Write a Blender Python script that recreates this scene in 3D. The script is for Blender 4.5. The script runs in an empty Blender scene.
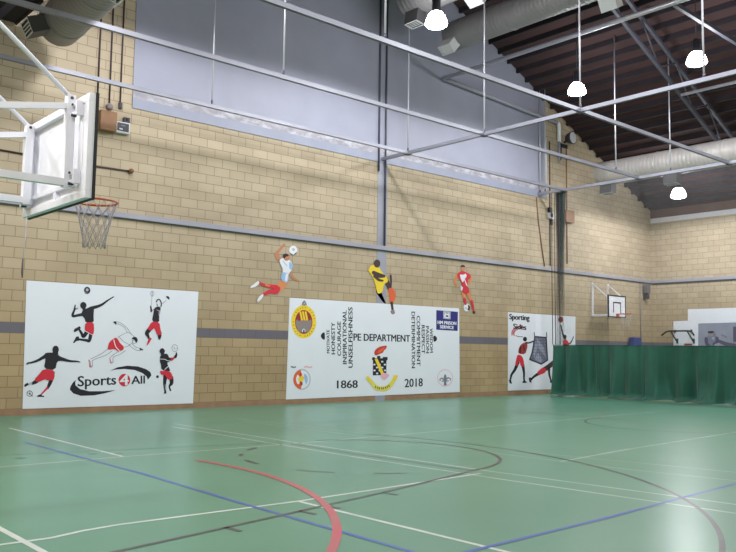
import bpy, bmesh, math, random
from mathutils import Vector, Matrix
random.seed(7)
scn = bpy.context.scene
COL = scn.collection

# ------------------------------------------------------------------ survey
# camera pose recovered from the hall's own geometry (long wall = plane y 0)
FOC = 812.8
CP = Vector((0.0, -17.66082, 1.45543))
CR = Vector((0.749865, -0.661444, 0.013935))
CU = Vector((-0.070522, -0.058971, 0.995766))
CF = Vector((0.657821, 0.747672, 0.090867))
def ray(px, py):
    return CF + CR * ((px - 368) / FOC) + CU * ((276 - py) / FOC)
def wp(px, py, y=0.0):                      # survey point on the long wall -> (X, Z)
    d = ray(px, py); t = (y - CP.y) / d.y
    p = CP + d * t
    return p.x, p.z
def ep(px, py, x=31.4):                     # survey point on the end wall -> (Y, Z)
    d = ray(px, py); t = (x - CP.x) / d.x
    p = CP + d * t
    return p.y, p.z

# ------------------------------------------------------------------ materials
MATS = {}
def srgb(c):
    return tuple(((v / 255) / 12.92 if v / 255 <= 0.04045 else ((v / 255 + 0.055) / 1.055) ** 2.4) for v in c) + (1.0,)
def newmat(name):
    m = bpy.data.materials.new(name); m.use_nodes = True
    nt = m.node_tree
    return m, nt, nt.nodes['Principled BSDF']
def mat(name, rgb, rough=0.6, metal=0.0, var=0.0, scale=3.0, spec=0.5):
    if name in MATS: return MATS[name]
    m, nt, b = newmat(name)
    b.inputs['Roughness'].default_value = rough
    b.inputs['Metallic'].default_value = metal
    b.inputs['Specular IOR Level'].default_value = spec
    c = srgb(rgb)
    if var > 0:
        tc = nt.nodes.new('ShaderNodeTexCoord')
        n = nt.nodes.new('ShaderNodeTexNoise'); n.inputs['Scale'].default_value = scale; n.inputs['Detail'].default_value = 4
        r = nt.nodes.new('ShaderNodeValToRGB')
        r.color_ramp.elements[0].position = 0.3; r.color_ramp.elements[1].position = 0.7
        r.color_ramp.elements[0].color = tuple(v * (1 - var) for v in c[:3]) + (1,)
        r.color_ramp.elements[1].color = tuple(min(1, v * (1 + var)) for v in c[:3]) + (1,)
        nt.links.new(tc.outputs['Object'], n.inputs['Vector'])
        nt.links.new(n.outputs['Fac'], r.inputs['Fac'])
        nt.links.new(r.outputs['Color'], b.inputs['Base Color'])
    else:
        b.inputs['Base Color'].default_value = c
    MATS[name] = m
    return m
def emit(name, rgb, strength):
    m, nt, b = newmat(name)
    b.inputs['Base Color'].default_value = (0.9, 0.9, 0.9, 1)
    b.inputs['Emission Color'].default_value = srgb(rgb)
    b.inputs['Emission Strength'].default_value = strength
    MATS[name] = m
    return m

def block_mat(name, axis, band=True):
    """fair-faced concrete block, 450 x 225 courses; axis = horizontal axis of the wall"""
    m, nt, b = newmat(name)
    L = nt.links.new
    tc = nt.nodes.new('ShaderNodeTexCoord')
    sp = nt.nodes.new('ShaderNodeSeparateXYZ'); L(tc.outputs['Object'], sp.inputs[0])
    ad = nt.nodes.new('ShaderNodeMath'); ad.operation = 'SUBTRACT'; L(sp.outputs['Z'], ad.inputs[0]); ad.inputs[1].default_value = 0.135 - 0.225 * 4
    cb = nt.nodes.new('ShaderNodeCombineXYZ'); L(sp.outputs[axis], cb.inputs[0]); L(ad.outputs[0], cb.inputs[1])
    br = nt.nodes.new('ShaderNodeTexBrick')
    br.offset = 0.5
    L(cb.outputs[0], br.inputs['Vector'])
    br.inputs['Scale'].default_value = 1.0
    br.inputs['Brick Width'].default_value = 0.45
    br.inputs['Row Height'].default_value = 0.225
    br.inputs['Mortar Size'].default_value = 0.009
    br.inputs['Mortar Smooth'].default_value = 0.3
    br.inputs['Color1'].default_value = srgb((189, 174, 149))
    br.inputs['Color2'].default_value = srgb((179, 163, 138))
    br.inputs['Mortar'].default_value = srgb((144, 128, 108))
    nz = nt.nodes.new('ShaderNodeTexNoise'); nz.inputs['Scale'].default_value = 0.55; nz.inputs['Detail'].default_value = 5
    L(tc.outputs['Object'], nz.inputs['Vector'])
    mr = nt.nodes.new('ShaderNodeMapRange'); L(nz.outputs['Fac'], mr.inputs['Value'])
    mr.inputs['From Min'].default_value = 0.3; mr.inputs['From Max'].default_value = 0.7
    mr.inputs['To Min'].default_value = 0.88; mr.inputs['To Max'].default_value = 1.06
    mx = nt.nodes.new('ShaderNodeMix'); mx.data_type = 'RGBA'; mx.blend_type = 'MULTIPLY'; mx.inputs['Factor'].default_value = 1
    L(br.outputs['Color'], mx.inputs['A']); L(mr.outputs['Result'], mx.inputs['B'])
    out = mx.outputs['Result']
    # below the rail the blocks are a little browner
    lo = nt.nodes.new('ShaderNodeMapRange'); L(sp.outputs['Z'], lo.inputs['Value'])
    lo.inputs['From Min'].default_value = 1.2; lo.inputs['From Max'].default_value = 4.4
    lo.inputs['To Min'].default_value = 0.8; lo.inputs['To Max'].default_value = 0.0
    m2 = nt.nodes.new('ShaderNodeMix'); m2.data_type = 'RGBA'; m2.blend_type = 'MULTIPLY'
    L(lo.outputs['Result'], m2.inputs['Factor']); L(out, m2.inputs['A']); m2.inputs['B'].default_value = srgb((226, 211, 178))
    out = m2.outputs['Result']
    if band:
        # one painted course, blue grey, and brown footing
        g1 = nt.nodes.new('ShaderNodeMath'); g1.operation = 'GREATER_THAN'; L(sp.outputs['Z'], g1.inputs[0]); g1.inputs[1].default_value = 1.714
        g2 = nt.nodes.new('ShaderNodeMath'); g2.operation = 'LESS_THAN'; L(sp.outputs['Z'], g2.inputs[0]); g2.inputs[1].default_value = 1.932
        gm = nt.nodes.new('ShaderNodeMath'); gm.operation = 'MULTIPLY'; L(g1.outputs[0], gm.inputs[0]); L(g2.outputs[0], gm.inputs[1])
        m3 = nt.nodes.new('ShaderNodeMix'); m3.data_type = 'RGBA'
        L(gm.outputs[0], m3.inputs['Factor']); L(out, m3.inputs['A'])
        gb = nt.nodes.new('ShaderNodeMix'); gb.data_type = 'RGBA'; gb.blend_type = 'MULTIPLY'; gb.inputs['Factor'].default_value = 0.55
        gb.inputs['A'].default_value = srgb((122, 122, 140)); L(br.outputs['Color'], gb.inputs['B'])
        L(gb.outputs['Result'], m3.inputs['B'])
        out = m3.outputs['Result']
    L(out, b.inputs['Base Color'])
    b.inputs['Roughness'].default_value = 0.75
    bp = nt.nodes.new('ShaderNodeBump'); bp.inputs['Strength'].default_value = 0.25; bp.inputs['Distance'].default_value = 0.01
    iv = nt.nodes.new('ShaderNodeMath'); iv.operation = 'SUBTRACT'; iv.inputs[0].default_value = 1; L(br.outputs['Fac'], iv.inputs[1])
    L(iv.outputs[0], bp.inputs['Height']); L(bp.outputs[0], b.inputs['Normal'])
    MATS[name] = m
    return m

def floor_mat():
    m, nt, b = newmat('green_sprung_floor')
    L = nt.links.new
    tc = nt.nodes.new('ShaderNodeTexCoord')
    n = nt.nodes.new('ShaderNodeTexNoise'); n.inputs['Scale'].default_value = 0.35; n.inputs['Detail'].default_value = 6
    L(tc.outputs['Object'], n.inputs['Vector'])
    r = nt.nodes.new('ShaderNodeValToRGB')
    r.color_ramp.elements[0].position = 0.3; r.color_ramp.elements[0].color = srgb((86, 141, 117))
    r.color_ramp.elements[1].position = 0.7; r.color_ramp.elements[1].color = srgb((95, 147, 123))
    L(n.outputs['Fac'], r.inputs['Fac'])
    L(r.outputs['Color'], b.inputs['Base Color'])
    n2 = nt.nodes.new('ShaderNodeTexNoise'); n2.inputs['Scale'].default_value = 1.6; n2.inputs['Detail'].default_value = 5
    L(tc.outputs['Object'], n2.inputs['Vector'])
    mr = nt.nodes.new('ShaderNodeMapRange'); L(n2.outputs['Fac'], mr.inputs['Value'])
    mr.inputs['To Min'].default_value = 0.28; mr.inputs['To Max'].default_value = 0.32
    L(mr.outputs['Result'], b.inputs['Roughness'])
    b.inputs['Specular IOR Level'].default_value = 0.5
    n3 = nt.nodes.new('ShaderNodeTexNoise'); n3.inputs['Scale'].default_value = 3.0
    L(tc.outputs['Object'], n3.inputs['Vector'])
    bp = nt.nodes.new('ShaderNodeBump'); bp.inputs['Strength'].default_value = 0.004; bp.inputs['Distance'].default_value = 0.01
    L(n3.outputs['Fac'], bp.inputs['Height']); L(bp.outputs[0], b.inputs['Normal'])
    return m

def line_mat(name, rgb, wear):
    """floor paint, worn: mixes back to the floor green in patches"""
    m, nt, b = newmat(name)
    L = nt.links.new
    tc = nt.nodes.new('ShaderNodeTexCoord')
    n = nt.nodes.new('ShaderNodeTexNoise'); n.inputs['Scale'].default_value = 2.2; n.inputs['Detail'].default_value = 5
    L(tc.outputs['Object'], n.inputs['Vector'])
    mr = nt.nodes.new('ShaderNodeMapRange'); L(n.outputs['Fac'], mr.inputs['Value'])
    mr.inputs['From Min'].default_value = 0.35; mr.inputs['From Max'].default_value = 0.65
    mr.inputs['To Min'].default_value = max(0, wear - 0.12); mr.inputs['To Max'].default_value = min(1, wear + 0.12)
    mx = nt.nodes.new('ShaderNodeMix'); mx.data_type = 'RGBA'
    L(mr.outputs['Result'], mx.inputs['Factor'])
    mx.inputs['A'].default_value = srgb(rgb); mx.inputs['B'].default_value = srgb((90, 144, 120))
    L(mx.outputs['Result'], b.inputs['Base Color'])
    b.inputs['Roughness'].default_value = 0.3
    MATS[name] = m
    return m

def net_mat(name, rgb, cell, thick, u='Y'):
    """knotted netting: thread grid opaque, holes open"""
    m, nt, b = newmat(name)
    L = nt.links.new
    tc = nt.nodes.new('ShaderNodeTexCoord')
    sp = nt.nodes.new('ShaderNodeSeparateXYZ'); L(tc.outputs['Object'], sp.inputs[0])
    cb = nt.nodes.new('ShaderNodeCombineXYZ'); L(sp.outputs[u], cb.inputs[0]); L(sp.outputs['Z'], cb.inputs[1])
    br = nt.nodes.new('ShaderNodeTexBrick'); br.offset = 0.0
    L(cb.outputs[0], br.inputs['Vector'])
    br.inputs['Scale'].default_value = 1
    br.inputs['Brick Width'].default_value = cell; br.inputs['Row Height'].default_value = cell
    br.inputs['Mortar Size'].default_value = thick; br.inputs['Mortar Smooth'].default_value = 0
    b.inputs['Base Color'].default_value = srgb(rgb); b.inputs['Roughness'].default_value = 0.8
    L(br.outputs['Fac'], b.inputs['Alpha'])
    MATS[name] = m
    return m

def duct_mat(c1, c2):
    m, nt, b = newmat('spiral_duct_steel')
    L = nt.links.new
    tc = nt.nodes.new('ShaderNodeTexCoord')
    w = nt.nodes.new('ShaderNodeTexWave'); w.wave_type = 'BANDS'; w.bands_direction = 'Y'
    w.inputs['Scale'].default_value = 2.2; w.inputs['Distortion'].default_value = 0.0
    L(tc.outputs['Object'], w.inputs['Vector'])
    bp = nt.nodes.new('ShaderNodeBump'); bp.inputs['Strength'].default_value = 0.35; bp.inputs['Distance'].default_value = 0.02
    L(w.outputs['Fac'], bp.inputs['Height']); L(bp.outputs[0], b.inputs['Normal'])
    n = nt.nodes.new('ShaderNodeTexNoise'); n.inputs['Scale'].default_value = 1.2
    L(tc.outputs['Object'], n.inputs['Vector'])
    r = nt.nodes.new('ShaderNodeValToRGB')
    r.color_ramp.elements[0].color = srgb(c1); r.color_ramp.elements[1].color = srgb(c2)
    L(n.outputs['Fac'], r.inputs['Fac']); L(r.outputs['Color'], b.inputs['Base Color'])
    b.inputs['Metallic'].default_value = 0.15; b.inputs['Roughness'].default_value = 0.5
    MATS['duct'] = m
    return m

def sill_mat():
    m, nt, b = newmat('chipped_sill')
    L = nt.links.new
    tc = nt.nodes.new('ShaderNodeTexCoord')
    mp = nt.nodes.new('ShaderNodeMapping'); mp.inputs['Scale'].default_value = (1, 1, 2.2); L(tc.outputs['Object'], mp.inputs[0])
    n = nt.nodes.new('ShaderNodeTexNoise'); n.inputs['Scale'].default_value = 2.6; n.inputs['Detail'].default_value = 5; n.inputs['Roughness'].default_value = 0.65
    L(mp.outputs[0], n.inputs['Vector'])
    r = nt.nodes.new('ShaderNodeValToRGB')
    r.color_ramp.elements[0].position = 0.38; r.color_ramp.elements[0].color = srgb((146, 145, 156))
    r.color_ramp.elements[1].position = 0.62; r.color_ramp.elements[1].color = srgb((190, 190, 200))
    e = r.color_ramp.elements.new(0.5); e.color = srgb((164, 160, 168))
    L(n.outputs['Fac'], r.inputs['Fac']); L(r.outputs['Color'], b.inputs['Base Color'])
    b.inputs['Roughness'].default_value = 0.6
    return m

def curtain_mat():
    m, nt, b = newmat('green_curtain_cloth')
    L = nt.links.new
    tc = nt.nodes.new('ShaderNodeTexCoord')
    n = nt.nodes.new('ShaderNodeTexNoise'); n.inputs['Scale'].default_value = 1.5; n.inputs['Detail'].default_value = 4
    L(tc.outputs['Object'], n.inputs['Vector'])
    r = nt.nodes.new('ShaderNodeValToRGB')
    r.color_ramp.elements[0].position = 0.3; r.color_ramp.elements[0].color = srgb((18, 78, 62))
    r.color_ramp.elements[1].position = 0.7; r.color_ramp.elements[1].color = srgb((25, 92, 73))
    L(n.outputs['Fac'], r.inputs['Fac']); L(r.outputs['Color'], b.inputs['Base Color'])
    b.inputs['Roughness'].default_value = 0.7
    b.inputs['Sheen Weight'].default_value = 0.2
    return m

def deck_mat():
    m, nt, b = newmat('dark_roof_deck')
    L = nt.links.new
    tc = nt.nodes.new('ShaderNodeTexCoord')
    mp = nt.nodes.new('ShaderNodeMapping'); mp.inputs['Scale'].default_value = (0.8, 0.15, 0.8); L(tc.outputs['Object'], mp.inputs[0])
    n = nt.nodes.new('ShaderNodeTexNoise'); n.inputs['Scale'].default_value = 2; n.inputs['Detail'].default_value = 5
    L(mp.outputs[0], n.inputs['Vector'])
    r = nt.nodes.new('ShaderNodeValToRGB')
    r.color_ramp.elements[0].position = 0.3; r.color_ramp.elements[0].color = srgb((64, 44, 47))
    r.color_ramp.elements[1].position = 0.7; r.color_ramp.elements[1].color = srgb((82, 56, 54))
    L(n.outputs['Fac'], r.inputs['Fac']); L(r.outputs['Color'], b.inputs['Base Color'])
    b.inputs['Roughness'].default_value = 0.85
    return m

M_WALL = block_mat('tan_blockwork_long', 'X')
M_END = block_mat('tan_blockwork_end', 'Y')
M_FLOOR = floor_mat()
M_DUCT = duct_mat((128, 124, 126), (152, 148, 148))
M_DUCT_LIT = duct_mat((166, 162, 160), (190, 185, 180))  # same steel, paler: lamp light on the far duct put into its colour
M_SILL = sill_mat()
M_CURT = curtain_mat()
M_DECK = deck_mat()
M_PANEL = mat('grey_sheet_panel', (156, 158, 175), 0.6, 0, 0.04, 1.2)
M_GREYP = mat('blue_grey_paint', (150, 154, 172), 0.55, 0, 0.05, 2)
M_COLUMN = mat('column_paint', (150, 151, 164), 0.5, 0, 0.06, 2)
M_PURLIN = mat('purlin_timber', (46, 36, 42), 0.85, 0, 0.2, 1.5)
M_STEEL = mat('grey_truss_steel', (88, 88, 100), 0.5, 0.2, 0.1, 2)
M_GALV = mat('galvanised_channel', (140, 141, 152), 0.42, 0.25, 0.12, 1.2)
M_ROD = mat('hanger_rod_steel', (196, 196, 204), 0.4, 0.3)
M_RAIL = mat('grey_wall_rail', (160, 160, 172), 0.45, 0.1, 0.06, 1)
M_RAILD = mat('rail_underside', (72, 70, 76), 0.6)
M_WHITE = mat('white_gloss_steel', (234, 235, 243), 0.4, 0, 0.03, 3)
M_BOARD = mat('white_board_back', (232, 234, 242), 0.5, 0, 0.05, 2)
M_BLACK = mat('black_edge', (30, 30, 36), 0.6)
M_ORANGE = mat('orange_rim', (206, 92, 44), 0.45)
M_CORD = mat('net_cord', (196, 188, 196), 0.8)
M_DCORD = mat('dark_cable', (72, 60, 62), 0.7)
M_BROWN = mat('brown_plywood_box', (140, 104, 74), 0.65, 0, 0.12, 4)
M_GREYD = mat('dark_grey_plastic', (56, 56, 62), 0.5)
M_LIGHTG = mat('light_grey_plastic', (200, 200, 204), 0.5)
M_MURAL = mat('white_mural_paint', (224, 229, 238), 0.55, 0, 0.015, 1.5)
M_INK = mat('mural_black', (24, 22, 34), 0.6)
M_NAVY = mat('mural_navy', (36, 36, 120), 0.55)
M_RED = mat('mural_red', (206, 38, 58), 0.6)
M_OUT = mat('mural_outline_grey', (112, 104, 118), 0.6)
M_YEL = mat('mural_yellow', (238, 206, 44), 0.6)
M_YEL2 = mat('mural_pale_yellow', (222, 212, 84), 0.6)
M_MAROON = mat('mural_maroon', (150, 44, 44), 0.6)
M_GRY = mat('mural_grey', (140, 128, 128), 0.6)
M_LGRY = mat('mural_light_grey', (180, 184, 192), 0.6)
M_PINK = mat('mural_pink', (226, 176, 190), 0.6)
M_ORG = mat('mural_orange', (222, 96, 50), 0.6)
M_FLAME = mat('mural_flame', (196, 58, 46), 0.6)
M_SKIN = mat('mural_skin', (190, 128, 92), 0.6)
M_TAN = mat('mural_orange_skin', (214, 136, 84), 0.6)
M_DSKIN = mat('mural_dark_skin', (62, 46, 46), 0.6)
M_SKY = mat('mural_pale_blue', (150, 186, 226), 0.6)
M_PAPER = mat('mural_cutout_white', (228, 230, 238), 0.6)
M_SLATE = mat('mural_slate', (112, 116, 138), 0.6)
M_SLATE2 = mat('mural_slate_light', (150, 156, 176), 0.6)
M_PHOTO = mat('mural_photo_grey', (136, 140, 158), 0.6, 0, 0.08, 2)
M_PURPLE = mat('mural_dark_purple', (74, 66, 92), 0.6)
M_BLUE = mat('blue_mat_vinyl', (44, 62, 132), 0.5)
M_NET = net_mat('divider_netting', (112, 114, 116), 0.02, 0.0009)
def gathered_mat():
    m, nt, b = newmat('gathered_netting')
    L = nt.links.new
    tc = nt.nodes.new('ShaderNodeTexCoord')
    sp = nt.nodes.new('ShaderNodeSeparateXYZ'); L(tc.outputs['Object'], sp.inputs[0])
    mr = nt.nodes.new('ShaderNodeMapRange'); L(sp.outputs['Z'], mr.inputs['Value'])
    mr.inputs['From Min'].default_value = 2.6; mr.inputs['From Max'].default_value = 6.6
    mr.inputs['To Min'].default_value = 0.16; mr.inputs['To Max'].default_value = 0.86
    wv = nt.nodes.new('ShaderNodeTexWave'); wv.bands_direction = 'Y'; wv.inputs['Scale'].default_value = 5; wv.inputs['Distortion'].default_value = 2.5
    mp = nt.nodes.new('ShaderNodeMapping'); mp.inputs['Scale'].default_value = (1, 1, 0.15); L(tc.outputs['Object'], mp.inputs[0]); L(mp.outputs[0], wv.inputs['Vector'])
    m2 = nt.nodes.new('ShaderNodeMapRange'); L(wv.outputs['Fac'], m2.inputs['Value']); m2.inputs['To Min'].default_value = 0.65; m2.inputs['To Max'].default_value = 1.1
    mu_ = nt.nodes.new('ShaderNodeMath'); mu_.operation = 'MULTIPLY'; mu_.use_clamp = True; L(mr.outputs['Result'], mu_.inputs[0]); L(m2.outputs['Result'], mu_.inputs[1])
    b.inputs['Base Color'].default_value = srgb((58, 70, 68)); b.inputs['Roughness'].default_value = 0.85
    L(mu_.outputs[0], b.inputs['Alpha'])
    return m
M_NETG = gathered_mat()
M_LAMP = emit('lamp_glow', (244, 248, 255), 38)
M_GRILLE = mat('pale_grille', (226, 226, 228), 0.45)
M_GRILLED = mat('dark_grille', (74, 72, 74), 0.6)
M_RUST = mat('rust_brown_pipe', (128, 84, 62), 0.7)

# ------------------------------------------------------------------ mesh helper
class MB:
    def __init__(s): s.v = []; s.f = []; s.m = []; s.mats = []; s.sm = []
    def mi(s, m):
        if m not in s.mats: s.mats.append(m)
        return s.mats.index(m)
    def add(s, vs, fs, m, smooth=False):
        o = len(s.v); k = s.mi(m)
        s.v += [tuple(p) for p in vs]
        for f in fs: s.f.append(tuple(i + o for i in f)); s.m.append(k); s.sm.append(smooth)
    def box(s, x0, x1, y0, y1, z0, z1, m, bev=0.0):
        bm = bmesh.new()
        bmesh.ops.create_cube(bm, size=1)
        for v in bm.verts:
            v.co = Vector(((x0 + x1) / 2 + v.co.x * (x1 - x0), (y0 + y1) / 2 + v.co.y * (y1 - y0), (z0 + z1) / 2 + v.co.z * (z1 - z0)))
        if bev > 0: bmesh.ops.bevel(bm, geom=bm.edges[:], offset=bev, segments=2, affect='EDGES', profile=0.5)
        bm.verts.index_update()
        s.add([v.co[:] for v in bm.verts], [[v.index for v in f.verts] for f in bm.faces], m)
        bm.free()
    def tube(s, pts, r, m, n=10, caps=True, closed=False, square=False, up=None):
        pts = [Vector(p) for p in pts]; N = len(pts)
        rs = r if isinstance(r, (list, tuple)) else [r] * N
        vs = []
        prev = None
        for i, p in enumerate(pts):
            if closed: t = pts[(i + 1) % N] - pts[i - 1]
            else: t = pts[min(i + 1, N - 1)] - pts[max(i - 1, 0)]
            t.normalize()
            if prev is None:
                a = Vector(up) if up else (Vector((0, 0, 1)) if abs(t.z) < 0.9 else Vector((1, 0, 0)))
            else: a = prev
            a = (a - t * a.dot(t)).normalized(); prev = a
            b = t.cross(a)
            nn = 4 if square else n
            for k in range(nn):
                an = 2 * math.pi * k / nn + (math.pi / 4 if square else 0)
                vs.append(p + (a * math.cos(an) + b * math.sin(an)) * rs[i] * (1.41421 if square else 1))
        nn = 4 if square else n
        fs = []
        for i in range(N if closed else N - 1):
            j = (i + 1) % N
            for k in range(nn):
                fs.append((i * nn + k, i * nn + (k + 1) % nn, j * nn + (k + 1) % nn, j * nn + k))
        if caps and not closed:
            fs.append(tuple(range(nn))[::-1]); fs.append(tuple((N - 1) * nn + k for k in range(nn)))
        s.add(vs, fs, m, not square)
    def lathe(s, prof, c, m, n=24, axis='Z'):
        vs = []; fs = []
        for (r, h) in prof:
            for k in range(n):
                a = 2 * math.pi * k / n
                if axis == 'Z': vs.append((c[0] + r * math.cos(a), c[1] + r * math.sin(a), c[2] + h))
                elif axis == 'Y': vs.append((c[0] + r * math.cos(a), c[1] + h, c[2] + r * math.sin(a)))
                else: vs.append((c[0] + h, c[1] + r * math.cos(a), c[2] + r * math.sin(a)))
        for i in range(len(prof) - 1):
            for k in range(n):
                fs.append((i * n + k, i * n + (k + 1) % n, (i + 1) * n + (k + 1) % n, (i + 1) * n + k))
        s.add(vs, fs, m, True)
    def build(s, name, parent=None):
        me = bpy.data.meshes.new(name)
        me.from_pydata(s.v, [], s.f)
        for m in s.mats: me.materials.append(m)
        for i, p in enumerate(me.polygons): p.material_index = s.m[i]; p.use_smooth = s.sm[i]
        me.update()
        o = bpy.data.objects.new(name, me); COL.objects.link(o)
        if parent:
            o.parent = parent
            base = parent
            off = Vector((0, 0, 0))
            while base: off += base.location; base = base.parent
            if off.length > 0: o.location = -off if False else Vector((0, 0, 0))
        return o
def empty(name, loc=(0, 0, 0)):
    o = bpy.data.objects.new(name, None); COL.objects.link(o); o.location = loc; o.empty_display_size = 0.2
    return o
def tag(o, label, cat, group=None, kind=None):
    o['label'] = label; o['category'] = cat
    if group: o['group'] = group
    if kind: o['kind'] = kind
    return o
def struct(o): o['kind'] = 'structure'; return o

# ------------------------------------------------------------------ setting
XE, XN, YO = 31.4, -0.5, -18.3
SL, RX = 0.44, 16.1
def roofz(x): return 7.5 + SL * (XE - x) if x >= RX else 7.5 + SL * (x - (2 * RX - XE))
RZ = roofz(RX)

b = MB(); b.add([(XN, YO, 0), (XE, YO, 0), (XE, 0, 0), (XN, 0, 0), (XN, YO, -0.2), (XE, YO, -0.2), (XE, 0, -0.2), (XN, 0, -0.2)],
                [(0, 1, 2, 3), (7, 6, 5, 4), (0, 4, 5, 1), (1, 5, 6, 2), (2, 6, 7, 3), (3, 7, 4, 0)], M_FLOOR)
FLOOR = struct(b.build('floor'))

def gable(y0, y1, m):
    b = MB()
    P = [(XN, 0), (XE, 0), (XE, roofz(XE)), (RX, RZ), (XN, roofz(XN))]
    vs = [(x, y0, z) for x, z in P] + [(x, y1, z) for x, z in P]; n = len(P)
    b.add(vs, [tuple(range(n)), tuple(range(2 * n - 1, n - 1, -1))] + [(i, (i + 1) % n, n + (i + 1) % n, n + i) for i in range(n)], m)
    return b
struct(gable(0.0, 0.25, M_WALL).build('wall_left'))
struct(gable(YO - 0.25, YO, M_WALL).build('wall_right'))
b = MB(); b.box(XE, XE + 0.25, YO, 0.25, 0, 6.95, M_END); struct(b.build('wall_far'))
b = MB(); b.box(XN - 0.25, XN, YO, 0.25, 0, roofz(XN), M_END); struct(b.build('wall_near'))
b = MB(); b.box(XE - 0.01, XE + 0.25, YO, 0.0, 6.95, 7.15, mat('white_wall_head', (222, 222, 228), 0.6)); struct(b.build('trim_1'))
b = MB(); b.box(XE, XE + 0.25, YO, 0.0, 7.15, 7.52, mat('brown_eaves_board', (108, 84, 74), 0.8, 0, 0.1, 2)); struct(b.build('trim_2'))
# roof slopes
b = MB()
vs = []
for (x) in (XN - 0.3, RX, XE + 0.3):
    for y in (YO - 0.25, 0.25):
        vs += [(x, y, roofz(x)), (x, y, roofz(x) + 0.15)]
b.add(vs, [(0, 4, 6, 2), (4, 8, 10, 6), (1, 3, 7, 5), (5, 7, 11, 9), (0, 1, 5, 4), (4, 5, 9, 8), (2, 6, 7, 3), (6, 10, 11, 7), (0, 2, 3, 1), (8, 9, 11, 10)], M_DECK)
struct(b.build('ceiling'))

# wall footing strip (exposed brown course under the murals)
b = MB(); b.box(XN, XE, -0.006, 0.0, 0.0, 0.125, mat('brown_footing', (150, 118, 92), 0.75, 0, 0.15, 3)); struct(b.build('baseboard_left'))
b = MB(); b.box(XE - 0.006, XE, YO, 0, 0.0, 0.125, MATS['brown_footing']); struct(b.build('baseboard_far'))

# horizontal rail around the hall
b = MB()
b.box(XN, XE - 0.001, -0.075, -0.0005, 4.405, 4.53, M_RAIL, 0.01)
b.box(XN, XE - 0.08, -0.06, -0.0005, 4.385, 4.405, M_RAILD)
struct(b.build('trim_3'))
b = MB()
b.box(XE - 0.075, XE - 0.0005, YO, -0.08, 4.405, 4.53, M_RAIL, 0.01)
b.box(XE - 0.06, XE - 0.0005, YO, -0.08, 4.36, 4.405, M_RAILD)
struct(b.build('trim_4'))

# grey infill panel in the upper gable, plain lower strip, chipped sill band
PX0, PX1 = 8.1, 24.05
b = MB()
def strip(b, z0, z1, y, m, x0=PX0, x1=PX1):
    b.box(x0, x1, y, -0.0005, z0, z1, m)
P = [(PX0, 7.55), (PX1, 7.55), (PX1, roofz(PX1) - 0.02), (RX, RZ - 0.02), (PX0, roofz(PX0) - 0.02)]
vs = [(x, -0.02, z) for x, z in P] + [(x, -0.0005, z) for x, z in P]
b.add(vs, [(0, 1, 2, 3, 4), (9, 8, 7, 6, 5)] + [(i, (i + 1) % 5, 5 + (i + 1) % 5, 5 + i) for i in range(5)], M_PANEL)
pan = b.build('wall_panel')
tag(pan, 'large grey sheet panel filling the upper gable of the long wall', 'wall panel', kind='structure')
b = MB(); strip(b, 7.27, 7.55, -0.024, M_SILL); b.build('chipped_band', pan)
b = MB(); strip(b, 7.03, 7.27, -0.028, M_GREYP); b.build('painted_strip', pan)

# steel column in the middle of the wall
col = empty('wall_column', (16.05, 0, 0))
tag(col, 'flat blue-grey steel column in the middle of the long wall behind the white mural', 'column')
b = MB(); b.box(15.87, 16.25, -0.012, -0.0005, 0.0, 7.03, M_COLUMN); o = b.build('column_face', col); o.location = (-16.05, 0, 0)
for x, z0 in ((15.86, 6.75), (16.13, 4.54)):
    b = MB(); b.tube([(x, -0.05, z0), (x, -0.05, 12.6)], 0.03, mat('column_pipe', (80, 80, 96), 0.5), 8); o = b.build('pipe', col); o.location = (-16.05, 0, 0)

# ------------------------------------------------------------------ floor markings
MK = dict(
    white=line_mat('floor_white', (228, 230, 226), 0.28), faint=line_mat('floor_white_faint', (228, 230, 226), 0.55),
    vfaint=line_mat('floor_white_very_faint', (226, 228, 222), 0.78),
    blue=line_mat('floor_blue', (58, 84, 178), 0.12), bfaint=line_mat('floor_blue_faint', (70, 98, 170), 0.6),
    black=line_mat('floor_black', (74, 66, 74), 0.12), kfaint=line_mat('floor_black_faint', (84, 72, 78), 0.5),
    red=line_mat('floor_red', (196, 78, 96), 0.12), rfaint=line_mat('floor_red_faint', (176, 92, 88), 0.6))
def mark(name, pts, w, m, z=0.0012, closed=False):
    pts = [Vector((p[0], p[1], 0)) for p in pts]; N = len(pts); vs = []; fs = []
    for i in range(N):
        if closed: t = pts[(i + 1) % N] - pts[i - 1]
        else: t = pts[min(i + 1, N - 1)] - pts[max(i - 1, 0)]
        t.normalize(); n = Vector((-t.y, t.x, 0)) * (w / 2)
        a, c = pts[i] + n, pts[i] - n
        vs += [(a.x, a.y, z), (c.x, c.y, z)]
    for i in range(N if closed else N - 1):
        j = (i + 1) % N
        fs.append((2 * i, 2 * i + 1, 2 * j + 1, 2 * j))
    b = MB(); b.add(vs, fs, m); return b.build(name, FLOOR)
def arc(cx, cy, r, a0, a1, n=48):
    return [(cx + r * math.cos(math.radians(a0 + (a1 - a0) * i / n)), cy + r * math.sin(math.radians(a0 + (a1 - a0) * i / n))) for i in range(n + 1)]
W = 0.05
mark('white_line', [(4.87, -2.6), (4.84, -7.27)], W, MK['white'])
mark('white_line', [(2.6, -7.36), (4.8, -7.29), (7.3, -7.36), (10.0, -7.3), (19.5, -6.85)], W, MK['faint'])
mark('white_line', [(1.2, -11.3), (2.03, -11.32), (2.4, -11.33), (2.68, -11.24), (3.0, -11.2), (4.78, -11.25), (7.6, -11.12)], W, MK['white'], 0.0016)
mark('white_line', [(2.2, -10.4), (2.2, -15)], 0.055, MK['white'], 0.002)
mark('white_line', [(4.79, -11.25), (4.82, -14.6)], W, MK['white'])
mark('white_line', [(7.66, -3.4), (7.7, -7.1), (7.83, -11), (8.1, -14), (8.4, -17)], W, MK['faint'])
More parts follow.
